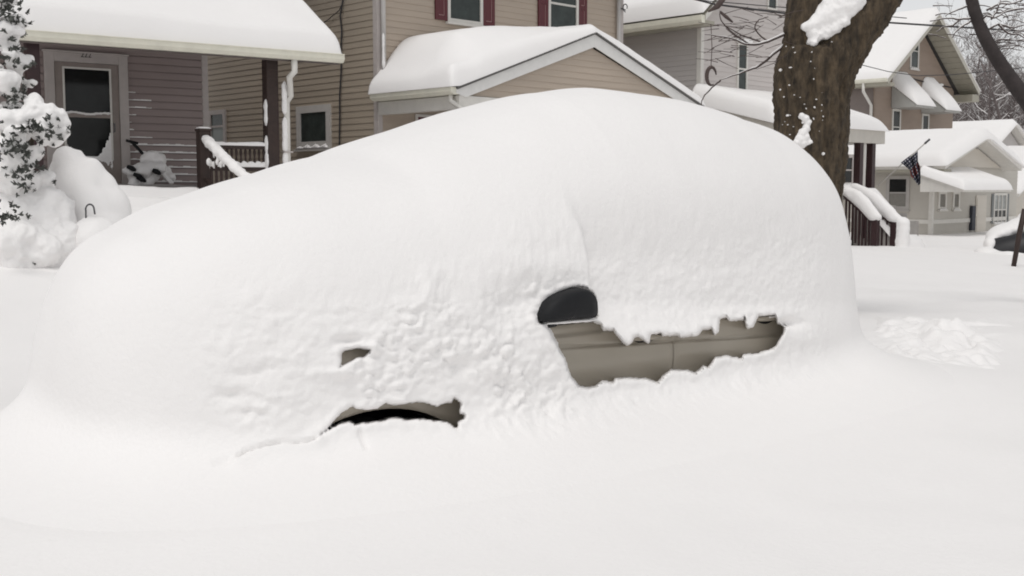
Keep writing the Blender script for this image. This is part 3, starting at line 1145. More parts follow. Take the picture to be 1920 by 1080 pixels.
mb = MB()
mb.tube([mid - org, pt - org], .026, 8)
q = pt - org
mb.tube([q + Vector((-.09, 0, .02)), q, q + Vector((.10, 0, -.02))], .022, 8)
mb.build('grip', BLACKP, lp)
blob_mesh('shaft_snow', [(tuple(pb.lerp(mid, t) - org + Vector((0, 0, .03))), (.04, .03, .03)) for t in np.linspace(0, 1, 22)], SNOW, lp, .015, .01, 14, 2)

# ------------------------------------------------------------------ tan house with red shutters
F2 = Frame(-2.49, 21.0, 44)
ZB2 = .7
h2 = thing('house', 'tan sided two-storey house with dark red shutters and a wide gabled porch roof', 'house', (F2.o.x, F2.o.y, ZB2), F2.th)
ZB[h2.name] = ZB2
HW2 = F2.hit(1166, 60)[0]
mb = MB()
siding(mb, front(0), lambda z: (.09, HW2 - .09), .3, 6.4, .118)
mb.box(.02, HW2 - .02, .001, 9, .3, 6.4)
w2 = mb.build('wall', TAN, h2)
mb = MB()
siding(mb, side(0), lambda z: (.09, 9), .3, 6.4, .118)
mb.build('side_wall', DKTAN, h2)
mb = MB()
mb.box(-.022, .09, -.026, 0, .3, 6.4)
mb.box(-.026, 0, 0, .09, .3, 6.4)
mb.build('corner_board', GREYT, h2)
mb = MB()
mb.box(HW2 - .09, HW2 + .02, -.026, 0, .3, 6.4)
mb.build('corner_board', GREYT, h2)
mb = MB()                                    # roof above the picture
mb.prism([(-.5, -.5, 6.3), (HW2 + .5, -.5, 6.3), (HW2 / 2, -.5, 9.0)], (0, 10, 0))
rf = mb.build('main_roof', SHINGLE, h2)


def downspout(parent, x, y, z0, z1, m=WHITE, r=.045, elbow=None, crust=True):
    mb = MB()
    pts = [(x, y, z0), (x, y, z1)]
    if elbow: pts += elbow
    mb.tube(pts, r, 10)
    o = mb.build('downspout', m, parent, True)
    if crust:
        blob_mesh('downspout_snow', [((x - .03, y - .03, z0 + (z1 - z0) * t), (.03, .03, .12)) for t in (.1, .14, .18, .22, .26)], SNOW, o, .018, .01, 12, 2)
    return o


dpa = F2.hit(719, 60, -.08)[0]
downspout(h2, dpa, -.08, 3.7, 6.4, mat('downspout_grey', (.5, .48, .46), .5, .06, 5))
downspout(h2, F2.hit(1160, 30, -.08)[0], -.08, 3.6, 6.4, mat('downspout_grey', (.5, .48, .46), .5, .06, 5))
# upper windows
_, zsill = F2.hit(870, 38)
for (x0, x1, s0, s1, s2, s3) in ((842, 898, 814, 838, 904, 925), (1030, 1078, 1007, 1028, 1082, 1098)):
    u0, u1 = F2.hit(x0, 20)[0], F2.hit(x1, 20)[0]
    w = window(h2, front(0), u0, u1, zsill, zsill + 1.45, .07, (.42,), GLASSG, snow=False)
    for (sa, sb) in ((s0, s1), (s2, s3)):
        ua, ub = F2.hit(sa, 20)[0], F2.hit(sb, 20)[0]
        if sb < x0: ub = u0 - .078
        else: ua = u1 + .078
        mb = MB()
        z0, z1 = zsill - .06, zsill + 1.52
        pl = front(0)
        mb.pbox(pl, ua, ua + .07, z0, z1, .014, .05)
        mb.pbox(pl, ub - .07, ub, z0, z1, .014, .05)
        for zz in (z0, z0 + .62, z1 - .08):
            mb.pbox(pl, ua + .07, ub - .07, zz, zz + .08, .014, .05)
        mb.pbox(pl, ua + .07, ub - .07, z0 + .08, z0 + .62, .014, .036)
        mb.pbox(pl, ua + .07, ub - .07, z0 + .70, z1 - .08, .014, .036)
        shu = mb.build('shutter', SHUT, h2, bevel=.004)
        mb = MB()
        for (za, zb) in ((z0 + .08, z0 + .62), (z0 + .70, z1 - .08)):
            mb.pbox(pl, ua + .085, ub - .085, za + .012, za + .022, .036, .04)
            mb.pbox(pl, ub - .085, ub - .075, za + .012, zb - .012, .036, .04)
        mb.build('panel_line', mat('pink_line_paint', (.42, .26, .25), .6, 0), shu)
# windows of the side wall
b1, z1 = F2.hits(566, 213)
b0, z0 = F2.hits(615, 264)
window(h2, side(0), b0, b1, z0, z1, .14, (), GLASSG, mat('light_grey_trim', (.52, .50, .475), .5, .07, 5), snow=True)
b1, z1 = F2.hits(398, 216)
b0, z0 = F2.hits(422, 264)
window(h2, side(0), b0, b1, z0, z1, .10, (.55,), GLASSG, GREYT, snow=False, lower=mat('frosted_pane', (.22, .25, .24), .4, .1, 3))
# cable hanging down the side wall
mb = MB()
pts = []
for (x, y) in ((648, -30), (647, 0), (642, 30), (645, 60), (643, 95), (644, 130), (641, 180), (641, 230), (640, 290), (638, 330)):
    b_, z_ = F2.hits(x, y)
    pts.append((-.05, b_, z_))
mb.tube(pts, .017, 6)
cb_ = mb.build('cable', WIRE, h2, True)
mb = MB()
pts = []
for (x, y) in ((648, 2), (640, 20), (618, 38), (600, 50)):
    b_, z_ = F2.hits(x, y)
    pts.append((-.05, b_, z_))
mb.tube(pts, .010, 5)
mb.build('cable', WIRE, h2, True)

# gabled porch
PD = 2.3
zE = F2.hit(862, 172, -PD)[1]
pa0 = F2.hit(862, 172, -PD)[0]
pa1, zE1 = F2.hit(1296, 193, -PD)
apa, apz = F2.hit(1113, 62, -PD)
zE = (zE + zE1) / 2
pa1 = apa + (apa - pa0)
mb = MB()
for s_ in (0, 1):
    xa = pa0 - .10 if s_ == 0 else pa1 + .10
    ze = zE - .10 * (apz - zE) / (apa - pa0)
    q = [(xa, -PD, ze - .05), (apa, -PD, apz - .05), (apa, 0, apz - .05), (xa, 0, ze - .05), (xa, -PD, ze + .01), (apa, -PD, apz + .01), (apa, 0, apz + .01), (xa, 0, ze + .01)]
    mb.hexa(q)
proof = mb.build('porch_roof', SHINGLE, h2)
mb = MB()
RK = .235
mb.prism([(pa0 - .1, -PD - .03, zE - .10), (pa0 + .12, -PD - .03, zE - .16), (apa, -PD - .03, apz - RK - .03), (apa, -PD - .03, apz - .012), (pa0 - .1, -PD - .03, zE - .02)], (0, .025, 0))
mb.prism([(pa1 + .1, -PD - .03, zE - .10), (pa1 + .1, -PD - .03, zE - .02), (apa + .001, -PD - .03, apz - .012), (apa + .001, -PD - .03, apz - RK - .03), (pa1 - .12, -PD - .03, zE - .16)], (0, .025, 0))
mb.build('rake_board', mat('pale_rake_paint', (.72, .71, .69), .45, .05, 6), proof, bevel=.005)
mb = MB()
for s_ in (0, 1):
    p, q = (Vector((pa0 - .1, -PD - .045, zE - .02)), Vector((apa, -PD - .045, apz - .004))) if s_ == 0 else (Vector((pa1 + .1, -PD - .045, zE - .02)), Vector((apa, -PD - .045, apz - .004)))
    mb.beam(p, q, .05, .035)
mb.build('drip_edge', mat('dark_drip_edge', (.09, .085, .08), .5, .1, 5), proof)
mb = MB()
zg0 = zE - .12
sl_ = (apz - RK - zg0) / (apa - pa0)
siding(mb, front(-PD + .05), lambda z: (pa0 + .12 + (z - zg0) / sl_, pa1 - .12 - (z - zg0) / sl_), zg0, apz - RK + .02, .118)
mb.build('gable_siding', TAN, proof)
mb = MB()
mb.box(pa0 - .02, pa1 + .02, -PD - .01, -PD + .15, zE - .36, zE - .13)
mb.box(pa0 - .02, pa0 + .14, -PD + .15, -.03, zE - .36, zE - .13)
mb.box(pa1 - .14, pa1 + .02, -PD + .15, -.03, zE - .36, zE - .13)
mb.build('porch_beam', WHITE, h2, bevel=.006)
mb = MB()
mb.box(pa0 + .15, pa1 - .15, -PD + .16, -.04, zE - .17, zE - .14)
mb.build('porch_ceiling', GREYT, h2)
mb = MB()
gp = [(pa0 + .02, zE - .12), (pa0 - .16, zE - .12), (pa0 - .22, zE - .07), (pa0 - .22, zE), (pa0 + .02, zE + .0)]
mb.prism([(x, -PD - .02, z) for x, z in gp], (0, PD - .03, 0))
gt2 = mb.build('gutter', GUTTER, proof)
mb = MB()
mb.tube([(pa0 - .1, -PD + .12, zE - .12), (pa0 - .1, -PD + .12, zE - .22), (pa0 + .08, -PD - .10, zE - .42), (pa0 + .08, -PD - .10, .6)], .045, 8)
mb.build('downspout', WHITE, h2, True)
dpx = F2.hit(903, 186, -PD + .1)[0]
for aa in (dpx, apa, pa1 - .2):
    mb = MB()
    mb.box(aa - .10, aa + .10, -PD - .0, -PD + .14, .9, zE - .362)
    mb.build('porch_post', MAROON, h2)
mb = MB()
mb.box(pa0 + .05, pa1 - .05, -PD + .02, -.03, .75, 1.05)
mb.build('porch_floor', DKWOOD, h2)
# window under the porch with its red shutter
u0, zz = F2.hit(777, 214)
z_t = zz
mb = MB()
mb.pbox(front(0), u0, u0 + .05, z_t - 1.4, z_t, .014, .05)
mb.pbox(front(0), u0 + .05, u0 + .75, z_t - .05, z_t, .014, .05)
fw = mb.build('window', WHITE, h2)
mb = MB()
mb.pbox(front(0), u0 + .055, u0 + .45, z_t - 1.4, z_t - .055, .014, .04)
mb.build('shutter', SHUT, h2)
mb = MB()
mb.pbox(front(0), u0 + .10, u0 + .25, z_t - .20, z_t - .18, .041, .046)
mb.pbox(front(0), u0 + .10, u0 + .12, z_t - .6, z_t - .2, .041, .046)
mb.build('panel_line', WHITE, fw)
# snow on the porch roof: thick drift over the left slope, thinner at the ridge and gable
prof_a = np.array([pa0 - .24, pa0 - .05, apa - .35, apa, apa + .35, pa1 + .08, pa1 + .14])
sl2 = (apz - zE) / (apa - pa0)
prof_z = np.array([zE + .01, zE + .03, apz - .35 * sl2 + .012, apz + .012, apz - .35 * sl2 + .012, zE + .03, zE + .0])


def pbase(S, T):
    A_ = pa0 - .24 + (pa1 + .14 - pa0 + .24) * S
    return np.stack([A_, -PD - .07 + (PD + .05) * T, np.interp(A_, prof_a, prof_z)], -1)


def pthick(S, T):
    A_ = pa0 - .24 + (pa1 + .14 - pa0 + .24) * S
    ft = sstep(0, .42, T)
    lft = 1 - sstep(pa0 + .3, apa - .4, A_)
    u_ = (A_ - pa0 + .24) / (apa - pa0)
    bulge = sstep(0, .28, u_) * (1 - sstep(.25, 1.15, u_))
    return .17 + .05 * (1 - np.exp(-((A_ - apa) / .5) ** 2)) + bulge * (.16 + .38 * ft) + .06 * ft * (1 - .5 * u_) + .20 * (1 - sstep(0, .2, u_)) * (1 - ft)


snow_grid('roof_snow', pbase, pthick, 200, 60, proof, (1, 1, 1, 0), .22, .012, .9, seed=6)

# ------------------------------------------------------------------ pale grey house
F3 = Frame(.1667 * 28.5 - .02, 28.5, 44)
ZB3 = .3
h3 = thing('house', 'pale grey house between the tan house and the thick tree trunk, narrow dark windows', 'house', (F3.o.x, F3.o.y, ZB3), F3.th)
ZB[h3.name] = ZB3
W3 = 6.6
_, e3 = F3.hits(1250, 44, -.0)
mb = MB()
siding(mb, front(0), lambda z: (.10, W3 - .1), -.3, 7.8, .13)
mb.box(.02, W3 - .02, .001, 10, -.3, e3 - .05)
mb.prism([(.02, .001, e3 - .05), (W3 - .02, .001, e3 - .05), (W3 / 2, .001, e3 + 3.0)], (0, 9.9, 0))
mb.build('wall', mat('white_grey_siding', (.56, .52, .50), .6, .05, 1.0, .12, 40, stretch=(.4, .4, 3)), h3)
mb = MB()
siding(mb, side(0), lambda z: (.10, 10), -.3, e3 + .3, .13)
mb.build('side_wall', PALE, h3)
mb = MB()
mb.box(-.025, .10, -.028, 0, -.3, e3)
mb.box(-.028, 0, 0, .10, -.3, e3)
mb.build('corner_board', WHITE, h3)
a3, z3 = F3.hit(1347, 30, -.5)
OV = .45
mb = MB()
rs_ = 3.1 / (W3 / 2 + OV)
for s_ in (0, 1):
    x0 = -OV if s_ == 0 else W3 + OV
    ze, zr_ = e3 - .02, e3 + 3.1
    mb.hexa([(x0, -OV, ze - .08), (W3 / 2, -OV, zr_ - .08), (W3 / 2, 10, zr_ - .08), (x0, 10, ze - .08), (x0, -OV, ze + .04), (W3 / 2, -OV, zr_ + .04), (W3 / 2, 10, zr_ + .04), (x0, 10, ze + .04)])
rf3 = mb.build('roof', SOFFIT, h3)
mb = MB()
mb.box(-OV - .02, -.03, -OV + .02, 10, e3 - .22, e3 - .11)
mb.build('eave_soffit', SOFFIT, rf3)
mb = MB()
gp = [(-OV - .0, e3 - .20), (-OV - .12, e3 - .20), (-OV - .15, e3 - .12), (-OV - .15, e3 + .0), (-OV, e3)]
mb.prism([(x, -OV, z) for x, z in gp], (0, 10, 0))
mb.build('gutter', GUTTER, rf3)
mb = MB()
mb.prism([(-OV, -OV - .025, e3 - .12), (-OV, -OV - .025, e3 + .02), (W3 / 2, -OV - .025, e3 + 3.1 + .02), (W3 / 2, -OV - .025, e3 + 2.95)], (0, .02, 0))
mb.build('rake_board', WHITE, rf3)
snow_grid('roof_snow', quad_base((-OV - .14, -OV - .05, e3 + .05), (-OV - .14, 10, e3 + .05), (W3 / 2, 10, e3 + 3.2), (W3 / 2, -OV - .05, e3 + 3.2)), const(.36), 80, 60, rf3, (1, 0, 1, 0), .25, .015, .7, seed=9)
snow_grid('roof_snow', quad_base((W3 / 2, -OV - .05, e3 + 3.2), (W3 / 2, 10, e3 + 3.2), (W3 + OV, 10, e3 + .05), (W3 + OV, -OV - .05, e3 + .05)), const(.36), 60, 40, rf3, (1, 0, 0, 1), .25, .015, .7, seed=10)
for (x0, x1, y0, y1, rl) in ((1382, 1398, 86, 170, (.48,)), (1439, 1454, -40, 14, (.5,))):
    u0, zb = F3.hit(x0, y1)
    u1, zt_ = F3.hit(x1, y0)
    window(h3, front(0), u0, u1, zb, zt_, .05, rl, GLASSG, WHITE, snow=False, sill=False)
    if y0 > 0:
        blob_mesh('window_head_snow', [((u0 + (u1 - u0) * t, -.08, zt_ + .10), (.16, .09, .07)) for t in (-.1, .5, 1.1)], SNOW, h3, .03, .02, 6)
# front porch of the pale house, running behind the tree to a stair with two railings
PDD = 2.4
PL1, pzt = F3.hit(1670, 246, -PDD - .1)
_, pzb = F3.hit(1640, 269, -PDD)
PL0 = -.35
PL1 -= .1
zP = F3.hit(1400, 184)[1] - .2
mb = MB()
mb.hexa([(PL0, -PDD, pzb), (PL1, -PDD, pzb), (PL1, -.03, pzb), (PL0, -.03, pzb), (PL0, -PDD, pzt), (PL1, -PDD, pzt), (PL1, -.03, zP - .06), (PL0, -.03, zP - .06)])
pr3 = mb.build('porch_roof', mat('porch_fascia_cream', (.55, .52, .47), .55, .06, 5), h3, bevel=.01)
snow_grid('roof_snow', quad_base((PL0 - .06, -PDD - .08, pzt + .0), (PL1 + .10, -PDD - .08, pzt), (PL1 + .10, -.02, zP - .05), (PL0 - .06, -.02, zP - .05)), lambda S, T: .13 + .36 * np.sqrt(np.clip((1 - S) / .34, 0, 1)) + 0 * T, 120, 50, pr3, (1, 1, 1, 0), .3, .02, .8, seed=22)
for x in (1609, 1632):
    aa = F3.hit(x, 300, -PDD + .12)[0]
    mb = MB()
    mb.box(aa - .085, aa + .085, -PDD + .02, -PDD + .2, -.2, pzb)
    mb.build('porch_post', MAROON, h3)
aa = F3.hit(1620, 300, -PDD + .12)[0]
mb = MB()
mb.box(aa - .06, aa + .06, -PDD + .1, -PDD + .22, -.2, pzb)
mb.build('porch_post', WHITE, h3)
for aa in (.1, 2.6):
    mb = MB()
    mb.box(aa - .08, aa + .08, -PDD + .05, -PDD + .21, -.3, pzb)
    mb.build('porch_post', MAROON, h3)
_, pfl = F3.hit(1625, 356, -PDD)
mb = MB()
mb.box(PL0, PL1 - 1.0, -PDD + .02, -.03, pfl - .25, pfl)
pf3 = mb.build('porch_floor', CONC, h3)
snow_grid('floor_snow', quad_base((PL0, -PDD, pfl), (PL1 - 1.0, -PDD, pfl), (PL1 - 1.0, -.1, pfl), (PL0, -.1, pfl)), const(.16), 30, 30, pf3, r=.2)
u0, zb = F3.hit(1580, 342)
u1, zt_ = F3.hit(1596, 296)
window(h3, front(0), u0, u1, zb, zt_, .10, (.5,), GLASS, GREYT, snow=True)
# stairs with two snowy railings running to the street
st_a = (F3.hit(1600, 360, -PDD)[0], F3.hit(1640, 362, -PDD)[0])
for i, (ptop, pbot, pend) in enumerate((((1584, 366), (1640, 418), (1638, 460)), ((1602, 362), (1676, 420), (1674, 462)))):
    bt = -PDD
    at_, zt_ = F3.hit(ptop[0], ptop[1], bt)
    # street-ward end: same a, b found from the pixel
    best = None
    for bb in np.linspace(bt - .5, bt - 5, 400):
        aa, zz = F3.hit(pbot[0], pbot[1], bb)
        if best is None or abs(aa - at_) < best[0]: best = (abs(aa - at_), bb, zz)
    be, zbm = best[1], best[2]
    zg = F3.hit(pend[0], pend[1], be)[1]
    mb = MB()
    A_, B_ = Vector((at_, bt, zt_)), Vector((at_, be, zbm))
    mb.beam(A_, B_, .09, .09)
    mb.box(at_ - .08, at_ + .08, be - .1, be + .06, zg - .4, zbm + .08)
    rl = mb.build('stair_railing', MAROON, h3)
    n = 9
    for k in range(n):
        p = A_.lerp(B_, (k + .5) / n)
        m2 = MB()
        m2.box(p.x - .02, p.x + .02, p.y - .02, p.y + .02, p.z - .95, p.z - .03)
        m2.build('baluster', MAROON, rl)
    bl = []
    for k in range(22):
        p = A_.lerp(B_, k / 21)
        hgt = .12 + .07 * math.sin(math.pi * k / 21)
        bl.append(((p.x, p.y, p.z + .05 + hgt * .85), (.12, .2, hgt)))
    if i == 1:
        for k in range(6):
            bl.append(((at_ + .10, be - .16, zbm + .02 - k * .15), (.19, .2, .17)))
    blob_mesh('railing_snow', bl, SNOW, rl, .045, .03, 3, 4)
mb = MB()
for k in range(4):
    mb.box(st_a[0] + .05, st_a[1] - .05, -PDD - .32 * (k + 1), -PDD - .32 * k - .004, -.5, max(.0, pfl - .2 * (k + 1)))
sr3 = mb.build('stairs', CONC, h3)
snow_grid('stair_snow', quad_base((st_a[0] - .02, -PDD, pfl - .1), (st_a[0] - .02, -PDD - 1.5, .0), (st_a[1] + .02, -PDD - 1.5, .0), (st_a[1] + .02, -PDD, pfl - .1)), const(.25), 30, 20, sr3, r=.2)

# ------------------------------------------------------------------ brown gabled house
F4 = Frame(.32 * 52, 52, 44)
ZB4 = .0
h4 = thing('house', 'brown sided house with a steep snowy gable, one attic window and two snow-loaded window awnings', 'house', (F4.o.x, F4.o.y, ZB4), F4.th)
a4r, _ = F4.hit(1782, 200)
W4 = 8.1
apx, az4 = F4.hit(1748, 22, -1.0)
_, e4 = F4.hit(1655, 146, -1.0)
apx = W4 / 2
mb = MB()
zrk = lambda z: (z - (e4 - .1)) / ((az4 - .35 - e4 + .1) / (W4 / 2))
siding(mb, front(0), lambda z: (.06 + max(0, zrk(z)), W4 - .06 - max(0, zrk(z))), -.4, az4 - .5, .13)
mb.box(.01, W4 - .01, .001, 9, -.4, e4)
mb.prism([(.01, .001, e4), (W4 - .01, .001, e4), (W4 / 2, .001, az4 - .4)], (0, 8.9, 0))
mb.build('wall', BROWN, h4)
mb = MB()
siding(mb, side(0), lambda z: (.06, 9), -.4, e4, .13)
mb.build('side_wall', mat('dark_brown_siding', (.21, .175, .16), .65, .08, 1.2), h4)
OV4, FO = .7, 1.0
mb = MB()
sl4 = (az4 - e4) / (W4 / 2 + OV4)
for s_ in (0, 1):
    x0 = -OV4 if s_ == 0 else W4 + OV4
    mb.hexa([(x0, -FO, e4 - .12), (W4 / 2, -FO, az4 - .12), (W4 / 2, 9.3, az4 - .12), (x0, 9.3, e4 - .12), (x0, -FO, e4), (W4 / 2, -FO, az4), (W4 / 2, 9.3, az4), (x0, 9.3, e4)])
rf4 = mb.build('roof', SHINGLE, h4)
mb = MB()                                    # planked soffit under the rake overhang
for s_ in (0, 1):
    for k in range(14):
        t0, t1 = k / 14 + .004, (k + 1) / 14 - .004
        x0 = -OV4 if s_ == 0 else W4 + OV4
        p = lambda t: (x0 + (W4 / 2 - x0) * t, e4 + (az4 - e4) * t)
        (xa, za), (xb, zb) = p(t0), p(t1)
        mb.hexa([(xa, -FO + .03, za - .17), (xb, -FO + .03, zb - .17), (xb, -.02, zb - .17), (xa, -.02, za - .17), (xa, -FO + .03, za - .125), (xb, -FO + .03, zb - .125), (xb, -.02, zb - .125), (xa, -.02, za - .125)])
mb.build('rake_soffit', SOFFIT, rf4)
mb = MB()
for s_ in (0, 1):
    x0 = -OV4 if s_ == 0 else W4 + OV4
    mb.prism([(x0, -FO - .03, e4 - .22), (x0, -FO - .03, e4 + .02), (W4 / 2 + (.001 if s_ else 0), -FO - .03, az4 + .02), (W4 / 2 + (.001 if s_ else 0), -FO - .03, az4 - .24)], (0, .025, 0))
mb.build('rake_board', mat('dull_rake_paint', (.48, .46, .40), .5, .08, 5), rf4)
mb = MB()
mb.box(W4 - .02, W4 + OV4 + .05, -FO + .02, .3, e4 - .55, e4 - .2)
mb.build('eave_return', SOFFIT, rf4)
mb = MB()
gp = [(-OV4, e4 - .14), (-OV4 - .12, e4 - .14), (-OV4 - .16, e4 - .06), (-OV4 - .16, e4 + .03), (-OV4, e4 + .03)]
mb.prism([(x, -FO - .02, z) for x, z in gp], (0, 9.5, 0))
mb.build('gutter', GUTTER, rf4)
mb = MB()
mb.box(-OV4 - .02, -.03, -FO + .02, 9, e4 - .30, e4 - .14)
mb.build('eave_soffit', SOFFIT, rf4)


def gable_snow(nm, parent, x0, xm, x1, ze, zm, y0, y1, th, seed, r=.25, ov=.08, ns=120, nt=50, wob=.0):
    pa = np.array([x0 - ov, xm - .3, xm, xm + .3, x1 + ov])
    s0, s1 = (zm - ze) / (xm - x0), (zm - ze) / (x1 - xm)
    pz = np.array([ze - ov * s0 * .5, zm - .3 * s0, zm - .06, zm - .3 * s1, ze - ov * s1 * .5]) + .02

    def bs(S, T):
        A_ = x0 - ov + (x1 - x0 + 2 * ov) * S
        return np.stack([A_, y0 - ov + (y1 - y0) * T, np.interp(A_, pa, pz)], -1)
    return snow_grid(nm, bs, lambda S, T: th * (1 + wob * np.sin(S * 9 + T * 5)), ns, nt, parent, (1, 1, 1, 0), r, .015, .8, seed=seed)


gable_snow('roof_snow', rf4, -OV4 - .06, W4 / 2, W4 + OV4, e4, az4, -FO, 9.2, .33, 14)
# attic window
u0, z0 = F4.hit(1707, 125)
u1, z1 = F4.hit(1721, 72)
window(h4, front(0), u0, u1, z0, z1, .10, (.55,), GLASSG, WHITE, snow=True)
# belt wires of ice along the gable foot
mb = MB()
p0, p1 = F4.hit(1670, 136, -.06), F4.hit(1783, 164, -.06)
mb.tube([(p0[0], -.06, p0[1]), ((p0[0] + p1[0]) / 2, -.06, (p0[1] + p1[1]) / 2 - .05), (p1[0], -.06, p1[1])], .03, 5)
mb.build('eave_cable', WIRE, h4)
for x, y in ((1752, 156), (1765, 159)):
    blob_mesh('cable_snow', [((F4.hit(x, y, -.06)[0], -.06, F4.hit(x, y, -.06)[1]), (.22, .09, .08))], SNOW, h4, .04, .01)
# awnings: barrel-shaped hoods with a snow load, window below
for i, (xl, xr, yt, yb) in enumerate(((1671, 1731, 151, 203), (1727, 1780, 161, 212))):
    ul, ur = F4.hit(xl, yt + 20)[0] , F4.hit(xr - 26, yb)[0]
    zt_, zb = F4.hit(xl + 14, yt)[1] - .25, F4.hit(xl + 8, yb)[1] - .02
    DP = 1.25
    mb = MB()
    mb.hexa([(ul, -DP, zb), (ur, -DP, zb), (ur, -.02, zb), (ul, -.02, zb), (ul, -DP, zb + .12), (ur, -DP, zb + .12), (ur, -.02, zt_), (ul, -.02, zt_)])
    aw = mb.build('awning', mat('grey_awning_metal', (.42, .42, .40), .5, .05, 5), h4, bevel=.02)
    snow_grid('awning_snow', quad_base((ul - .05, -DP - .08, zb + .10), (ur + .05, -DP - .08, zb + .10), (ur + .05, -.03, zt_ + .03), (ul - .05, -.03, zt_ + .03)), lambda S, T: .34 + .30 * T, 40, 40, aw, (1, 1, 1, 0), .55, .015, 1, seed=20 + i)
    wl, wr = ul + .22, ul + .22 + (ur - ul) * .34
    window(h4, front(0), wl, wr, zb - 1.6, zb - .12, .10, (.5,), GLASS, WHITE, snow=False)
# downspout at the corner
mb = MB()
ex, ez4 = F4.hits(1612, 150, -.1)
mb.tube([(-OV4 - .06, 0.15, e4 - .14), (-OV4 - .06, .15, e4 - .5), (-.10, .10, e4 - 1.1), (-.08, .10, -.2)], .07, 8)
mb.build('downspout', WHITE, h4, True)

# ------------------------------------------------------------------ white cottage
F5 = Frame(.374 * 38, 38, 44)
ZB5 = -.3
h5 = thing('house', 'white cottage with a low snow-covered gable roof behind the dark hanging flag', 'house', (F5.o.x, F5.o.y, ZB5), F5.th)
ZB[h5.name] = ZB5
W5 = 7.0
_, e5 = F5.hits(1740, 312)
g0, gz0 = F5.hit(1778, 312, -.6)
gm5, gzm = F5.hit(1845, 258, -.6)
g1, gz1 = F5.hit(1893, 312, -.6)
CR5 = mat('white_cottage_siding', (.50, .475, .43), .6, .05, 1.2, .1, 40)
mb = MB()
siding(mb, front(0), lambda z: (.10, W5), .35, e5, .14)
mb.box(.01, W5, .001, 8, -.6, e5)
zt5 = F5.hits(1720, 416)[1]
mb.build('wall', CR5, h5)
mb = MB()
siding(mb, side(0), lambda z: (.1, 8), .35, e5, .14)
mb.build('side_wall', CR5, h5)
mb = MB()
mb.box(-.05, W5 + .05, -.05, 8, -.9, -.12 + .0)
mb.build('foundation', CONC, h5)
mb = MB()
mb.box(-.04, W5, -.045, 0, zt5 - .06, zt5 + .08)
mb.box(-.045, -.0, 0, 8, zt5 - .06, zt5 + .08)
mb.box(-.03, .10, -.032, 0, -.1, e5)
mb.box(-.032, 0, 0, .10, -.1, e5)
mb.build('corner_board', WHITE, h5)
mb = MB()
xg0, xg1 = -.55, 2 * gm5 + .55
gap5 = gm5
for s_ in (0, 1):
    x0 = -.6 if s_ == 0 else 2 * gap5 + .6
    mb.hexa([(x0, -.7, e5 - .1), (gap5, -.7, gzm - .1), (gap5, 8, gzm - .1), (x0, 8, e5 - .1), (x0, -.7, e5 + .02), (gap5, -.7, gzm + .02), (gap5, 8, gzm + .02), (x0, 8, e5 + .02)])
rf5 = mb.build('roof', WHITE, h5)
mb = MB()
s5 = (gzm - e5) / (gap5 + .6)
siding(mb, front(-.1), lambda z: (-.2 + (z - e5) / s5, 2 * gap5 + .2 - (z - e5) / s5), e5, gzm - .35, .14)
mb.prism([(-.2, -.098, e5), (2 * gap5 + .2, -.098, e5), (gap5, -.098, gzm - .25)], (0, .09, 0))
mb.build('gable_siding', CREAM, rf5)
mb = MB()
mb.box(-.6, -.06, -.66, 8, e5 - .2, e5 - .105)
mb.build('eave_soffit', SOFFIT, rf5)
gable_snow('roof_snow', rf5, -.65, gap5, 2 * gap5 + .65, e5, gzm, -.72, 8, .40, 30, r=.4)
# side window, front windows
b1, z1 = F5.hits(1669, 336)
b0, z0 = F5.hits(1699, 387)
window(h5, side(0), b0, b1, z0, z1, .12, (.5,), GLASS, mat('old_window_frame', (.42, .40, .38), .5, .06, 5), snow=False, lower=SHADE)
for (x0, x1) in ((1760, 1771), (1787, 1796)):
    u0, z0 = F5.hit(x0, 388)
    u1, z1 = F5.hit(x1, 364)
    window(h5, front(0), u0, u1, z0, z1, .10, (), SHADE, WHITE, snow=True)
# little front porch hood, door and multi-pane window in a projecting entry
eb = 0.0
mb = MB()
ea, _ = F5.hit(1806, 400, eb)
eb1, _ = F5.hit(1900, 400, eb)
_, hz5 = F5.hit(1830, 359, eb - .5)
HB = -1.5
hx0, hz5 = F5.hit(1806, 360, HB)
hx1, _ = F5.hit(1896, 359, HB)
hzt = F5.hit(1800, 322, -.05)[1]
mb = MB()
mb.hexa([(hx0, HB, hz5), (hx1, HB, hz5), (hx1, -.03, hzt - .2), (hx0, -.03, hzt - .2), (hx0, HB, hz5 + .08), (hx1, HB, hz5 + .08), (hx1, -.03, hzt - .1), (hx0, -.03, hzt - .1)])
mb.prism([(hx0 + .02, HB, hz5 - .001), (hx0 + .02, -.03, hz5 - .001), (hx0 + .02, -.03, hzt - .21)], (.05, 0, 0))
hd = mb.build('porch_hood', WHITE, h5)
snow_grid('roof_snow', quad_base((hx0 - .06, HB - .06, hz5 + .07), (hx1 + .06, HB - .06, hz5 + .07), (hx1 + .06, -.03, hzt - .11), (hx0 - .06, -.03, hzt - .11)), const(.30), 50, 40, hd, (1, 1, 1, 0), .28, .02, .8, seed=33)
u0, z0 = F5.hit(1826, 440, eb)
u1, z1 = F5.hit(1848, 366, eb)
mb = MB()
pl = front(eb)
mb.pbox(pl, u0, u1, z0, z1, .016, .05)
mb.pbox(pl, u0 + .06, u1 - .06, z0 + .1, (z0 + z1) / 2 - .05, .05, .065)
mb.pbox(pl, u0 + .06, u1 - .06, (z0 + z1) / 2 + .05, z1 - .1, .05, .065)
mb.build('door', CREAM, h5)
u0, z0 = F5.hit(1862, 416, eb)
u1, z1 = F5.hit(1885, 366, eb)
w5 = window(h5, front(eb), u0, u1, z0, z1, .08, (.45,), mat('curtained_glass', (.30, .31, .30), .3, .4, 6), WHITE, snow=True, lower=GLASS)
mb = MB()
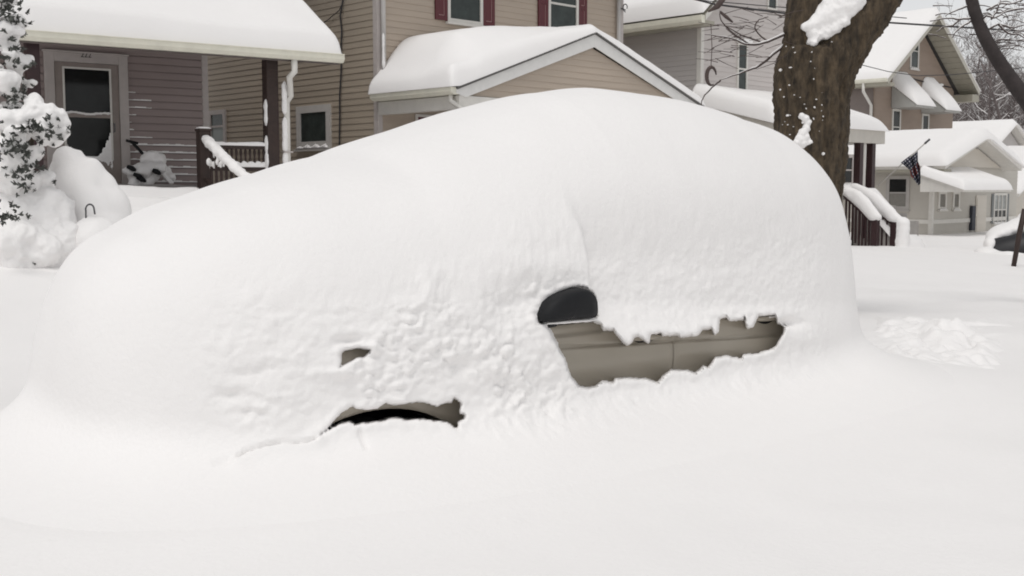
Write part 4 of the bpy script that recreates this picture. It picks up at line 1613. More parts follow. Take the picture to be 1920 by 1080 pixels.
for t in (.33, .66):
    uu = u0 + (u1 - u0) * t
    mb.pbox(front(eb), uu - .025, uu + .025, z0, z1, .024, .045)
mb.build('muntin', WHITE, w5)
mb = MB()
ud, zd = F5.hit(1816, 432, eb)
ud2, zd2 = F5.hit(1824, 386, eb)
mb.pbox(front(eb), ud, ud2, zd, zd2, .016, .12)
mb.build('dark_block', mat('dark_blue_tone', (.03, .035, .05), .6, .2, 8), h5)  # plain dark blue block left of the cottage door
vb = F5.hits(1702, 244, 1.0)
blob_mesh('roof_vent_snow', [((1.6, vb[0], gzm - 1.0 + .55), (.45, .5, .55))], SNOW, rf5, .06, .03, 2)
for uu in (u0 - .26, u1 + .09):
    mb = MB()
    mb.pbox(front(eb), uu, uu + .17, z0 - .05, z1 + .05, .016, .045)
    mb.build('shutter', mat('grey_shutter_paint', (.16, .17, .17), .5, .1, 6), h5)

# ------------------------------------------------------------------ two farther houses
def far_house(label, fx, Y, w_, ze, zr_, dep, zb, seed, wallm):
    Fr = Frame((fx - 960) / F * Y, Y, 44)
    h = thing('house', label, 'house', (Fr.o.x, Fr.o.y, zb), Fr.th)
    ZB[h.name] = zb
    mb = MB()
    mb.prism([(0, 0, zb - .5), (w_, 0, zb - .5), (w_, 0, ze), (w_ / 2, 0, zr_ - .2), (0, 0, ze)], (0, dep, 0))
    mb.build('wall', wallm, h)
    mb = MB()
    for s_ in (0, 1):
        x0 = -.5 if s_ == 0 else w_ + .5
        mb.hexa([(x0, -.5, ze - .1), (w_ / 2, -.5, zr_ - .1), (w_ / 2, dep + .4, zr_ - .1), (x0, dep + .4, ze - .1), (x0, -.5, ze + .05), (w_ / 2, -.5, zr_ + .05), (w_ / 2, dep + .4, zr_ + .05), (x0, dep + .4, ze + .05)])
    r_ = mb.build('roof', WHITE, h)
    gable_snow('roof_snow', r_, -.55, w_ / 2, w_ + .55, ze + .06, zr_ + .06, -.55, dep + .4, .32, seed, r=.3, ns=60, nt=30)
    mb = MB()
    return h, Fr


Yh = 66
zr6 = EYE + (350 - 238) / F * (Yh + 4)
h6, F6 = far_house('farther pale house whose gable roof shows just above the white cottage roof', 1838, Yh, 6.5, zr6 - 2.0, zr6, 9, -1.0, 40, PALE)
window(h6, front(0), 2.7, 3.4, zr6 - 2.6, zr6 - 1.4, .12, (.5,), GLASS, WHITE, snow=False)
Yh = 48
zr7 = EYE + (350 - 282) / F * Yh
h7, F7 = far_house('farther cream house with a snowy roof at the right edge, beyond the white cottage', 1893, Yh, 8, zr7 - 1.9, zr7, 3.5, -.6, 42, CREAM)
window(h7, side(0), .8, 1.5, zr7 - 3.6, zr7 - 2.3, .1, (.5,), GLASS, WHITE, snow=False)

# ------------------------------------------------------------------ thick street tree
TY = 11.3
tb = at(1492, 500, TY)
tree = thing('tree', 'thick dark forked tree trunk speckled with snow behind the buried car', 'tree', (tb.x, TY, float(ground_z(tb.x, TY)) - .1), 0)
TO = Vector(tree.location)


def tpath(pts, Y=TY):
    return [at(x, y, Y + dy) - TO for x, y, dy in pts]


pxm = TY / F


def fine(pts, rad, n=6):
    P, Rr = [], []
    for i in range(len(pts) - 1):
        p0, p1, p2, p3 = pts[max(i - 1, 0)], pts[i], pts[i + 1], pts[min(i + 2, len(pts) - 1)]
        for k in range(n):
            t = k / n
            P.append(.5 * ((2 * p1) + (p2 - p0) * t + (2 * p0 - 5 * p1 + 4 * p2 - p3) * t * t + (3 * p1 - p0 - 3 * p2 + p3) * t ** 3))
            Rr.append(rad[i] + (rad[i + 1] - rad[i]) * t)
    return P + [pts[-1]], Rr + [rad[-1]]


mb = MB()
for pts, rad in (
        ([(1466, 700, 0), (1486, 560, 0), (1498, 430, 0), (1511, 340, 0), (1521, 250, 0), (1523, 180, 0), (1526, 130, 0), (1528, 95, 0)], [120, 84, 70, 64, 64, 65, 66, 58]),
        ([(1520, 210, 0), (1512, 130, 0), (1510, 70, 0), (1514, 10, 0), (1520, -60, .1), (1512, -140, .2)], [52, 45, 33, 32, 29, 26]),
        ([(1532, 210, 0), (1546, 140, -.05), (1582, 82, -.08), (1620, 34, -.1), (1662, -20, -.12), (1716, -100, -.15)], [55, 52, 45, 39, 35, 32])):
    P, Rr = fine(tpath(pts), [r_ * pxm for r_ in rad])
    mb.tube(P, Rr, 20)
trunk = mb.build('trunk', BARK, tree, True)
md = trunk.modifiers.new('remesh', 'REMESH')
md.mode = 'VOXEL'
md.voxel_size = .016
md.use_smooth_shade = True
sm = trunk.modifiers.new('smooth', 'SMOOTH')
sm.iterations = 5
apply_mods(trunk)
n = len(trunk.data.vertices)
co = np.empty(n * 3, np.float32)
no = np.empty(n * 3, np.float32)
trunk.data.vertices.foreach_get('co', co)
trunk.data.vertex_normals.foreach_get('vector', no)
co, no = co.reshape(-1, 3), no.reshape(-1, 3)
q = co * np.array([1, 1, .22])
rdg = 1 - np.abs(fbm(q, 11, 3, 61)) * 2.2
co += no * (.034 * rdg + .03 * fbm(co, 3, 2, 63) + .014 * fbm(co, 20, 2, 64))[:, None]
trunk.data.vertices.foreach_set('co', co.ravel())
trunk.data.update()
if not trunk.data.materials: trunk.data.materials.append(BARK)

# snow caught in the fork and on the bark
bl = []
for (x, y, r_, dy) in ((1512, 50, 11, -.22), (1526, 47, 17, -.22), (1540, 42, 22, -.22), (1556, 34, 25, -.24), (1572, 26, 26, -.26), (1588, 14, 27, -.28), (1600, 0, 26, -.3), (1560, 52, 20, -.24), (1544, 62, 17, -.22), (1530, 68, 14, -.24), (1524, 80, 11, -.26), (1526, 64, 12, -.24), (1560, 12, 22, -.2), (1574, 2, 22, -.2), (1545, 24, 18, -.2), (1585, -14, 24, -.22), (1556, -8, 18, -.1), (1580, 42, 14, -.28), (1606, -18, 22, -.3)):
    p = at(x, y, TY + dy) - TO
    bl.append((tuple(p), (r_ * pxm, .10, r_ * pxm * .85)))
blob_mesh('fork_snow', bl, SNOW, tree, .011, .03, 11, 22, seed=70)
bl = []
for (x, y, r_) in ((1503, 218, 6), (1510, 222, 7), (1515, 230, 7), (1513, 240, 7), (1506, 250, 9), (1500, 260, 9), (1510, 258, 8), (1494, 268, 7), (1505, 270, 8), (1518, 268, 7)):
    p = at(x, y, TY - .335) - TO
    bl.append((tuple(p), (r_ * pxm, .05, r_ * pxm)))
blob_mesh('bark_snow', bl, SNOW, tree, .008, .016, 20, 8, seed=71)
bl = []
mbs = MB()
ico = bmesh.new()
bmesh.ops.create_icosphere(ico, subdivisions=1, radius=1)
iv = [v.co.copy() for v in ico.verts]
ifc = [tuple(v.index for v in f.verts) for f in ico.faces]
ico.free()
for k in range(80):
    y = random.uniform(60, 330)
    x = random.uniform(1462, 1584)
    u = (x - 1524) / 64
    if abs(u) > .95: continue
    p = at(x, y, TY - .355 * math.sqrt(1 - u * u) - .0) - TO
    r_ = random.choice((.9, 1.1, 1.4, 1.8, 2.6)) * pxm
    e1, e2, e3 = random.uniform(.6, 1.5), random.uniform(.5, 1.6), random.uniform(-.5, .5)
    mbs.add([(p.x + v.x * r_ * e1 + v.z * r_ * e3, p.y + v.y * .02, p.z + v.z * r_ * e2) for v in iv], ifc)
tag(mbs.build('snow_flecks', SNOW, tree, True), kind='stuff')


def twig_set(parent, name, paths, r0, r1, Y, snow=True, org=None, jit=.0):
    mb, ms = MB(), MB()
    for pts in paths:
        pts = [at(x, y, Y + dy) - org for x, y, dy in pts]
        P, Rr = fine(pts, list(np.linspace(r0, r1, len(pts))), 4)
        P = [p + Vector((random.uniform(-1, 1), random.uniform(-1, 1), random.uniform(-1, 1))) * jit for p in P]
        mb.tube(P, Rr, 5)
        if snow:
            ms.tube([p + Vector((0, 0, r_ * .9)) for p, r_ in zip(P, Rr)], [r_ * random.uniform(.3, .9) for r_ in Rr], 5)
    o = mb.build(name, TWIG, parent, True)
    if snow: tag(ms.build('twig_snow', SNOW, o, True), kind='stuff')
    return o


br = [[(1476, 62, 0), (1440, 78, -.1), (1405, 84, -.2), (1370, 72, -.25), (1322, 64, -.3)],
      [(1470, 84, 0), (1425, 122, -.1), (1396, 134, -.15), (1352, 150, -.2)],
      [(1352, 150, -.2), (1334, 165, -.2), (1318, 184, -.2), (1314, 200, -.2)],
      [(1430, 80, -.1), (1390, 66, -.2), (1360, 48, -.2)],
      [(1405, 84, -.2), (1372, 60, -.2), (1352, 38, -.2), (1350, 20, -.2)],
      [(1440, 78, -.1), (1418, 58, -.1), (1420, 40, -.1), (1440, 32, -.1)]]
for k, pth in enumerate(br):
    twig_set(tree, 'branch', [pth], .016 if k < 2 else .009, .004, TY, k < 2, TO, .004)
fin = []
for k in range(60):
    x, y = random.uniform(1325, 1475), random.uniform(20, 120)
    L_ = random.uniform(18, 60)
    a_ = random.uniform(-.7, .7) + (math.pi if random.random() < .7 else 0)
    c_ = random.uniform(-12, 12)
    dy = random.uniform(-.4, .2)
    fin.append([(x, y, dy), (x + L_ * .5 * math.cos(a_), y + L_ * .3 * math.sin(a_) + c_ * .5, dy), (x + L_ * math.cos(a_), y + L_ * .5 * math.sin(a_) + c_, dy)])
tag(twig_set(tree, 'fine_twigs', fin, .004, .002, TY, False, TO), kind='stuff')
# looped twig hanging in front of the pale house
mb = MB()
pts = [at(1334 + 9 * math.cos(t) * (1 if t > 0 else 1), 143 + 17 * math.sin(t), TY - .25) - TO for t in np.linspace(math.pi * .35, math.pi * 1.95, 16)]
mb.tube(pts, [.006 + .014 * math.sin(math.pi * k / 15) for k in range(16)], 6)
mb.tube([at(1333, 126, TY - .25) - TO, at(1335, 90, TY - .25) - TO, at(1333, 45, TY - .2) - TO], .004, 5)
mb.build('branch', TWIG, tree, True)
mb = MB()
mb.tube([at(1328, 22, TY - .3) - TO, at(1345, 12, TY - .3) - TO, at(1356, -3, TY - .3) - TO], [.008, .03, .03], 7)
mb.tube([at(1350, 22, TY - .3) - TO, at(1362, 32, TY - .3) - TO, at(1374, 42, TY - .3) - TO], [.012, .018, .008], 6)
mb.build('branch', TWIG, tree, True)

# ------------------------------------------------------------------ leaning tree limb at the right edge
T2Y = 12.5
t2b = at(2120, 560, T2Y)
tree2 = thing('tree', 'smooth dark leaning tree limb arching across the sky at the right edge', 'tree', (t2b.x, T2Y, float(ground_z(t2b.x, T2Y)) - .1), 0)
TO2 = Vector(tree2.location)
q = T2Y / F
mb = MB()
P, Rr = fine([at(x, y, T2Y) - TO2 for x, y in ((2120, 620), (2090, 480), (2020, 330), (1945, 215), (1900, 155), (1862, 98), (1838, 50), (1822, 0), (1812, -70), (1806, -150))], [46 * q, 34 * q, 23 * q, 16.5 * q, 14 * q, 12.5 * q, 11.5 * q, 11 * q, 10.5 * q, 9 * q])
mb.tube(P, Rr, 14)
mb.build('trunk', mat('smooth_dark_bark', (.040, .032, .031), .9, .3, 9, .6, 25), tree2, True)
bl = [(tuple(at(x, y, T2Y - .02) - TO2), (r_ * q, .05, r_ * q * .7)) for x, y, r_ in ((1844, 38, 5), (1846, 42, 4))]
blob_mesh('limb_snow', bl, SNOW, tree2, .012, .01, 20, 2)
tw = [[(1838, 40, 0), (1850, 30, -.1), (1866, 34, -.1), (1890, 20, -.1), (1925, 14, 0)],
      [(1858, 36, -.1), (1870, 18, -.1), (1878, -10, -.1)],
      [(1846, 60, 0), (1872, 46, 0), (1900, 52, 0), (1930, 44, 0)],
      [(1872, 46, 0), (1890, 62, 0), (1912, 66, 0), (1935, 84, 0)],
      [(1850, 20, 0), (1872, 8, 0), (1900, 6, 0), (1930, -6, 0)],
      [(1826, 34, 0), (1800, 36, 0), (1774, 34, 0), (1744, 40, 0)],
      [(1800, 36, 0), (1786, 48, 0), (1770, 50, 0), (1756, 60, 0)],
      [(1820, 10, 0), (1796, 18, 0), (1772, 30, 0)],
      [(1820, 40, 0), (1796, 56, 0), (1786, 70, 0)]]
for k in range(46):
    x, y = random.uniform(1735, 1925) if k % 3 == 0 else random.uniform(1862, 1925), random.uniform(0, 95)
    tw.append([(x, y, .1), (x + 14, y + random.uniform(-8, 3), .1), (x + random.uniform(25, 45), y + random.uniform(-10, 10), .1)])
for k, pth in enumerate(tw[:9]):
    twig_set(tree2, 'branch', [pth], .012, .005, T2Y, True, TO2, .004)
tag(twig_set(tree2, 'fine_twigs', tw[9:], .007, .004, T2Y, True, TO2), kind='stuff')

# ------------------------------------------------------------------ overhead wires
def wire(label, pts, r, name='utility_wire'):
    P = [at(x, y, Y) for x, y, Y in pts]
    o = thing(name, label, 'wire', tuple(P[0]))
    mb = MB()
    P2 = []
    for i in range(len(P) - 1):
        for k in range(8):
            P2.append(P[i].lerp(P[i + 1], k / 8) - P[0])
    P2.append(P[-1] - P[0])
    mb.tube(P2, r, 5)
    w_ = mb.build('cable', WIRE, o, True)
    return o


wire('upper black utility wire crossing behind the forked tree towards the right edge', [(1200, -28, 13.2), (1340, 8, 13.5), (1480, 26, 13.8), (1660, 42, 14.2), (1800, 51, 14.5), (1980, 62, 15)], .012)
wire('thin lower wire sagging in front of the brown gable roof', [(1560, 108, 15), (1605, 119, 15.5), (1665, 134, 16), (1720, 142, 16.5), (1790, 140, 17), (1990, 120, 18)], .006)
wire('thin wire passing above the pale grey house eave at the picture top', [(1180, -22, 14), (1330, 2, 14.2), (1470, 14, 14.4), (1700, 34, 14.8)], .006)

# curled iron bracket at the corner of the tan house
br0 = F2.hit(1172, 14, -.1)
bk = thing('bracket', 'small curled iron bracket at the right corner of the tan house', 'bracket', tuple(F2.o + F2.a * br0[0] + F2.b * -.12 + Vector((0, 0, br0[1]))), F2.th)
mb = MB()
mb.tube([(math.cos(t) * (.05 + .012 * t), 0, math.sin(t) * (.05 + .012 * t)) for t in np.linspace(-.5, 4.6, 18)], .012, 6)
mb.tube([(-.16, .1, .0), (.0, 0, -.06)], .012, 6)
mb.build('scroll', STEEL, bk, True)

# ------------------------------------------------------------------ flag
FY = 29.0
pA, pB = at(1646, 348, FY), at(1741, 263, FY - .9)
fl = thing('flag', 'dark star-spangled flag drooping from a slanted pole in front of the white cottage', 'flag', tuple(pA))
mb = MB()
mb.tube([Vector((0, 0, 0)), pB - pA], .017, 8)
mb.build('pole', mat('flag_pole_paint', (.45, .43, .40), .5, .1, 5), fl, True)
mb = MB()
e = (pB - pA).normalized()
mb.tube([pB - pA - e * .12, pB - pA + e * .04], .028, 8)
mb.build('pole_tip', STEEL, fl, True)
fm = bpy.data.materials.new('flag_cloth')
fm.use_nodes = True
nt = fm.node_tree
bsdf = nt.nodes['Principled BSDF']
bsdf.inputs['Roughness'].default_value = .8
uvn = nt.nodes.new('ShaderNodeTexCoord')
sp = nt.nodes.new('ShaderNodeSeparateXYZ')
nt.links.new(uvn.outputs['UV'], sp.inputs[0])


def mth(op, a, b=None, c=None):
    n_ = nt.nodes.new('ShaderNodeMath')
    n_.operation = op
    for i, v in enumerate((a, b, c)):
        if v is None: continue
        if isinstance(v, (int, float)): n_.inputs[i].default_value = v
        else: nt.links.new(v, n_.inputs[i])
    return n_.outputs[0]


U, Vv = sp.outputs['X'], sp.outputs['Y']
sx = mth('SUBTRACT', mth('FRACT', mth('MULTIPLY', U, 7)), .5)
sy = mth('SUBTRACT', mth('FRACT', mth('MULTIPLY', Vv, 9)), .5)
star = mth('LESS_THAN', mth('SQRT', mth('ADD', mth('MULTIPLY', sx, sx), mth('MULTIPLY', sy, sy))), .24)
red = mth('LESS_THAN', mth('FRACT', mth('MULTIPLY', U, 4)), .5)
isred = mth('MULTIPLY', mth('GREATER_THAN', Vv, .42), mth('LESS_THAN', Vv, .72))
mx = nt.nodes.new('ShaderNodeMix')
mx.data_type = 'RGBA'
mx.inputs['A'].default_value = (.012, .013, .03, 1)
mx.inputs['B'].default_value = (.42, .42, .44, 1)
nt.links.new(star, mx.inputs['Factor'])
m2 = nt.nodes.new('ShaderNodeMix')
m2.data_type = 'RGBA'
m2.inputs['B'].default_value = (.16, .025, .02, 1)
nt.links.new(mx.outputs['Result'], m2.inputs['A'])
nt.links.new(mth('MULTIPLY', isred, red), m2.inputs['Factor'])
nt.links.new(m2.outputs['Result'], bsdf.inputs['Base Color'])
# cloth: hoist along the pole, hanging folds
left = [(1689, 305), (1698, 312), (1706, 319), (1708, 330), (1715, 338), (1722, 347)]
right_ = [(1720, 281), (1721, 290), (1721, 302), (1725, 312), (1726, 325), (1726, 344)]
NU, NV = 24, 30
V, uv = [], []
for j in range(NV):
    t = j / (NV - 1) * 5
    i = min(int(t), 4)
    f_ = t - i
    lx, ly = [left[i][k] * (1 - f_) + left[i + 1][k] * f_ for k in (0, 1)]
    rx, ry = [right_[i][k] * (1 - f_) + right_[i + 1][k] * f_ for k in (0, 1)]
    for k in range(NU):
        s_ = k / (NU - 1)
        fold = .10 * math.sin(s_ * 14 + j * .12) * min(1, j / 8)
        p = at(lx * (1 - s_) + rx * s_, ly * (1 - s_) + ry * s_, FY - .6 + fold) - pA
        V.append(tuple(p))
        uv.append((s_, j / (NV - 1)))
cl = mesh_obj('cloth', V, [tuple(q) for q in grid_quads(NV, NU)], fm, fl, True)
ul = cl.data.uv_layers.new(name='UVMap')
for lp_ in cl.data.loops:
    ul.data[lp_.index].uv = uv[lp_.vertex_index]
sd2 = cl.modifiers.new('thickness', 'SOLIDIFY')
sd2.thickness = .006

# ------------------------------------------------------------------ snow-loaded evergreen and shrubs by the porch
EY = 12.0


def needle_sprays(name, pts, parent, size=.072, m=NEEDLE):
    V, Fq = [], []
    for (p, d, sc) in pts:
        p, d = Vector(p), Vector(d).normalized()
        sdv = d.orthogonal().normalized()
        for k in range(11):
            ang = random.uniform(0, 2 * math.pi)
            o_ = (Matrix.Rotation(ang, 3, d) @ sdv)
            base = p + d * random.uniform(0, size * sc)
            tip = base + d * size * sc * random.uniform(.3, .7) + o_ * size * sc * random.uniform(.25, .55)
            wv = (tip - base).cross(o_.cross(d)).normalized() * .011
            k0 = len(V)
            V += [tuple(base - wv), tuple(base + wv), tuple(tip + wv * .4), tuple(tip - wv * .4)]
            Fq.append((k0, k0 + 1, k0 + 2, k0 + 3))
    return mesh_obj(name, V, Fq, m, parent)


def evergreen(label, base_px, lumps, Y, sprays, group=None, stem=None):
    b_ = at(base_px[0], base_px[1], Y)
    o = thing('evergreen_shrub', label, 'evergreen', (b_.x, Y, float(ground_z(b_.x, Y)) - .05))
    O = Vector(o.location)
    if stem:
        mb = MB()
        mb.tube([at(x, y, Y + .15) - O for x, y in stem], list(np.linspace(.09, .03, len(stem))), 8)
        mb.build('trunk', BARK, o, True)
    bl = []
    for (x, y, rx, rz, dy) in lumps:
        bl.append((tuple(at(x, y, Y + dy) - O), (rx * Y / F, rx * Y / F * .9, rz * Y / F)))
    sn = blob_mesh('snow_load', bl, SNOWF, o, .016, .07, 6, 7, seed=81)
    sp_ = []
    for (x, y, sx_, sy_, n_, dy) in sprays:
        for k in range(int(n_ * .4)):
            px_, py_ = random.gauss(x, sx_ * 1.25), random.gauss(y, sy_ * 1.5)
            p = at(px_, py_, Y + dy + random.uniform(-.06, .16)) - O
            sp_.append((tuple(p), (random.gauss(.2, .6), random.gauss(-.7, .4), random.gauss(.1, .5)), random.uniform(.5, 1.1)))
    for (x, y, rx, rz, dy) in lumps:
        for k in range(2 if rx < 40 else 1):
            a_ = random.uniform(0, 6.28)
            p = at(x + rx * .8 * math.cos(a_), y + rz * .75 * abs(math.sin(a_)) + 2, Y + dy - .02 - .6 * rx * Y / F * abs(math.sin(a_))) - O
            sp_.append((tuple(p), (random.gauss(.2, .6), random.gauss(-.6, .4), random.gauss(-.1, .5)), random.uniform(.45, .9)))
    tag(needle_sprays('foliage', sp_, o), kind='stuff')
    return o


random.seed(21)
lumps, sprays = [], []
for k in range(120):                            # the tall one rises out of the picture at the left edge
    y = random.uniform(-90, 300)
    hw = 52 + 55 * sstep(-60, 320, y)
    x = -25 + random.uniform(-1, 1) * hw
    u = (x + 25) / hw
    dy = -.42 * math.sqrt(max(0, 1 - u * u)) * (hw / 90) + random.uniform(-.06, .10)
    r_ = random.uniform(9, 19)
    lumps.append((x, y, r_ * 1.15, r_ * .8, dy))
    if random.random() < (.9 if y < 60 else .55):
        sprays.append((x + random.uniform(-6, 6), y + r_ * .9, 9, 4, 7, dy - .06))
lumps += [(14, 150, 24, 20, -.5), (18, 165, 18, 16, -.5), (20, 100, 20, 14, -.4), (22, 60, 22, 17, -.35), (30, 85, 13, 14, -.3), (38, 45, 8, 8, -.2)]
sprays += [(12, 12, 12, 14, 60, -.45), (36, 30, 10, 10, 40, -.3), (8, 46, 8, 6, 22, -.5), (40, 55, 7, 6, 18, -.25), (12, 120, 14, 5, 26, -.55), (36, 105, 8, 10, 22, -.4), (14, 192, 14, 6, 26, -.6), (38, 182, 5, 9, 16, -.5)]
evergreen('tall snow-laden evergreen cut off by the left picture edge', (-20, 440), lumps, EY, sprays, stem=[(-25, 470), (-25, 300), (-25, 100), (-25, -100)])
lumps = [(62, 190, 18, 14, -.3), (66, 205, 26, 22, -.35), (92, 222, 26, 28, -.35), (112, 228, 18, 28, -.3), (118, 245, 13, 20, -.28), (50, 225, 30, 25, -.4), (20, 225, 26, 22, -.45), (80, 250, 22, 18, -.4), (105, 262, 16, 12, -.3),
         (30, 255, 24, 20, -.5), (12, 270, 22, 22, -.55), (46, 262, 9, 26, -.55), (66, 285, 16, 14, -.42), (30, 300, 22, 22, -.5), (10, 315, 24, 22, -.5), (52, 305, 14, 16, -.45), (40, 335, 26, 18, -.4), (14, 350, 28, 22, -.4), (60, 340, 14, 20, -.35)]
sprays = [(50, 242, 9, 4, 30, -.68), (60, 236, 7, 4, 20, -.66), (90, 258, 5, 6, 18, -.66), (100, 252, 8, 6, 14, -.6), (16, 245, 10, 5, 20, -.72), (26, 278, 12, 7, 34, -.78), (40, 282, 8, 4, 20, -.75), (8, 296, 6, 6, 14, -.78), (48, 312, 7, 6, 22, -.68), (36, 325, 9, 4, 18, -.72), (40, 340, 8, 4, 12, -.72), (84, 238, 5, 5, 8, -.6), (78, 318, 8, 3, 20, -.40), (72, 322, 6, 3, 14, -.40)]
evergreen('broad snow-bowed evergreen bush with dark sprigs showing, beside the storm door', (50, 430), lumps, EY - .2, sprays, stem=[(40, 450), (50, 350), (60, 240)])
lumps = [(40, 400, 70, 60, -.1), (90, 415, 50, 65, -.15), (10, 420, 50, 60, -.3), (25, 462, 62, 52, -.5), (70, 470, 60, 48, -.4), (105, 462, 46, 52, -.3), (40, 490, 110, 50, -.2), (84, 345, 22, 28, -.1), (88, 332, 16, 16, -.15)]
sprays = [(18, 398, 10, 5, 34, -1.02), (10, 412, 12, 3, 16, -1.05), (30, 408, 8, 3, 12, -1.0)]
evergreen('low rounded shrub buried in snow at the foot of the taller evergreens', (40, 440), lumps, EY - .3, sprays)

DY = 12.3
b_ = at(165, 445, DY)
mound = thing('snow_mound', 'tall pointed snow-covered heap in front of the porch door, smooth right slope', 'snow mound', (b_.x, DY, float(ground_z(b_.x, DY)) - .05))
O = Vector(mound.location)
bl = []
for t in np.linspace(0, 1, 9):
    x, y = 132 + 62 * t, 290 + 95 * t
    r_ = 26 + 24 * t
    bl.append((tuple(at(x - r_ * .25, y + r_ * .35, DY) - O), (r_ * DY / F, (20 + 60 * t) * DY / F, r_ * 1.05 * DY / F)))
bl += [(tuple(at(x, y, DY + dy) - O), (rx * DY / F, rx * DY / F, rz * DY / F)) for x, y, rx, rz, dy in ((150, 390, 62, 90, 0), (195, 420, 48, 74, 0), (214, 398, 32, 52, .05), (196, 362, 28, 44, .05), (172, 340, 30, 50, .02), (180, 450, 62, 60, -.2), (130, 430, 50, 70, -.1), (160, 480, 110, 50, -.1), (120, 350, 30, 60, .1), (150, 262 + 40, 14, 26, .1))]
blob_mesh('snow_layer', bl, SNOW, mound, .03, .03, 2.2, 14, seed=90)
b_ = at(172, 412, DY - .75)
hk = thing('garden_hook', 'thin dark hooked wire poking out of the snow left of the car', 'garden hook', tuple(b_))
mb = MB()
pts = [at(161, 418, DY - .75), at(161, 395, DY - .75)] + [at(168.5 - 8 * math.cos(t), 393 - 10 * math.sin(t), DY - .75) for t in np.linspace(0, math.pi, 9)] + [at(178, 402, DY - .75)]
mb.tube([p - b_ for p in pts], .009, 6)
mb.build('wire', STEEL, hk, True)
bl = [(tuple(at(x, y, DY - .7) - b_), (r_ * DY / F, r_ * DY / F, rz * DY / F)) for x, y, r_, rz in ((178, 452, 44, 46), (168, 420, 14, 18), (195, 440, 26, 30))]
blob_mesh('hook_snow', bl, SNOW, hk, .02, .02, 5, 4)

# ------------------------------------------------------------------ buried car far down the street
PY = 27.5
b_ = at(1900, 470, PY)
b_ = b_ - Vector((0, 0, .0))
c2 = thing('parked_car', 'distant black car under snow at the right edge, only its dark windscreen and bumper showing', 'car', (b_.x, PY, float(ground_z(b_.x, PY)) - .42), R(-20))
O = Vector(c2.location)
Rz = Matrix.Rotation(R(20), 3, 'Z')
mb = MB()
V = []
st_ = ((0, .55), (.15, .75), (.9, .9), (1.5, 1.05), (2.0, 1.45), (3.2, 1.5), (3.9, 1.2), (4.3, .8))
for a_, h_ in st_:
    for b2, z in ((0, .25), (0, h_ * .6), (.12, h_ * .85), (.3, h_), (1.4, h_), (1.6, h_ * .85), (1.7, h_ * .6), (1.7, .25)):
        V.append((a_ - .6, b2, z))
Fq = []
for i in range(len(st_) - 1):
    for j in range(8):
        Fq.append((i * 8 + j, i * 8 + (j + 1) % 8, (i + 1) * 8 + (j + 1) % 8, (i + 1) * 8 + j))
Fq += [tuple(range(7, -1, -1)), tuple(8 * (len(st_) - 1) + j for j in range(8))]
mesh_obj('body', V, Fq, mat('black_car_paint', (.010, .010, .012), .5, .1, 5, coat=0), c2, True)


def c2l(x, y, Y):
    return tuple(Rz @ (at(x, y, Y) - O))


bl = []
for (x, y, Y, rx, ry, rz) in ((1864, 446, PY + .9, .20, .45, .24), (1876, 438, PY + .9, .26, .5, .20), (1895, 430, PY + 1.0, .36, .5, .18), (1920, 423, PY + 1.2, .45, .6, .22), (1950, 414, PY + 1.4, .6, .7, .32), (1856, 460, PY + .5, .16, .35, .22), (1850, 475, PY - .1, .3, .4, .14), (1880, 481, PY - .45, .5, .4, .12), (1915, 486, PY - .5, .6, .4, .12), (1950, 488, PY - .5, .6, .4, .12)):
    bl.append((c2l(x, y, Y), (rx, ry, rz)))
blob_mesh('snow_cover', bl, SNOW, c2, .05, .05, 2, 6, seed=95)
pB_, pT_ = at(1901, 482, 22), at(1922, 392, 22)
pl_ = thing('leaning_post', 'dark post slanting up at the right edge in front of the distant black car', 'post', tuple(pB_))
mb = MB()
mb.tube([Vector((0, 0, -.2)), (pT_ - pB_) * .55, pT_ - pB_], [.05, .055, .06], 8)
mb.build('shaft', DKWOOD, pl_, True)

# ------------------------------------------------------------------ ploughed clods right of the car
d = ray(1750, 655)
P = Vector((0, 0, EYE)) + d * ((EYE - .33) / -d.z)
us, vs = np.meshgrid(np.linspace(-1.9, 1.7, 240), np.linspace(-1.9, 1.9, 260), indexing='ij')
xs, ys = P.x + us, P.y + vs
base = ground_z(xs, ys)
X, Y = proj(np.stack([xs, ys, base], -1))
line = np.abs((Y - 612) - (X - 1655) * .40) / 40
Pn = np.stack([xs, ys, 0 * xs], -1)
mk = np.exp(-((X - 1750) / 100) ** 2 - ((Y - 655) / 46) ** 2) * 1.1 + .8 * np.exp(-line ** 2) * sstep(1630, 1670, X) * (1 - sstep(1850, 1890, X))
mk = np.clip(mk * (1 + .7 * fbm(Pn, 2.2, 3, 203)), 0, 1.2) ** 1.3
mk = np.clip(mk + .55 * sstep(.22, .5, fbm(Pn, 1.9, 3, 211)) * np.exp(-((X - 1740) / 190) ** 2 - ((Y - 650) / 75) ** 2), 0, 1.2)
bump_ = np.abs(fbm(Pn, 2.4, 3, 205, .6)) * 2.0 + .25 * np.abs(fbm(Pn, 8, 3, 207, .6)) + .08
edge = np.minimum(1, 4 * (1 - np.maximum(np.abs(us + .1) / 1.8, np.abs(vs) / 1.9)))
zz_ = base - .012 + mk * bump_ * .085 * edge
rub = fast_mesh('snow_clods', np.stack([xs, ys, zz_], -1), grid_quads(240, 260)[:, ::-1], SNOWF)
tag(rub, 'loose ploughed snow clods lying right of the buried car', 'snow', kind='stuff')

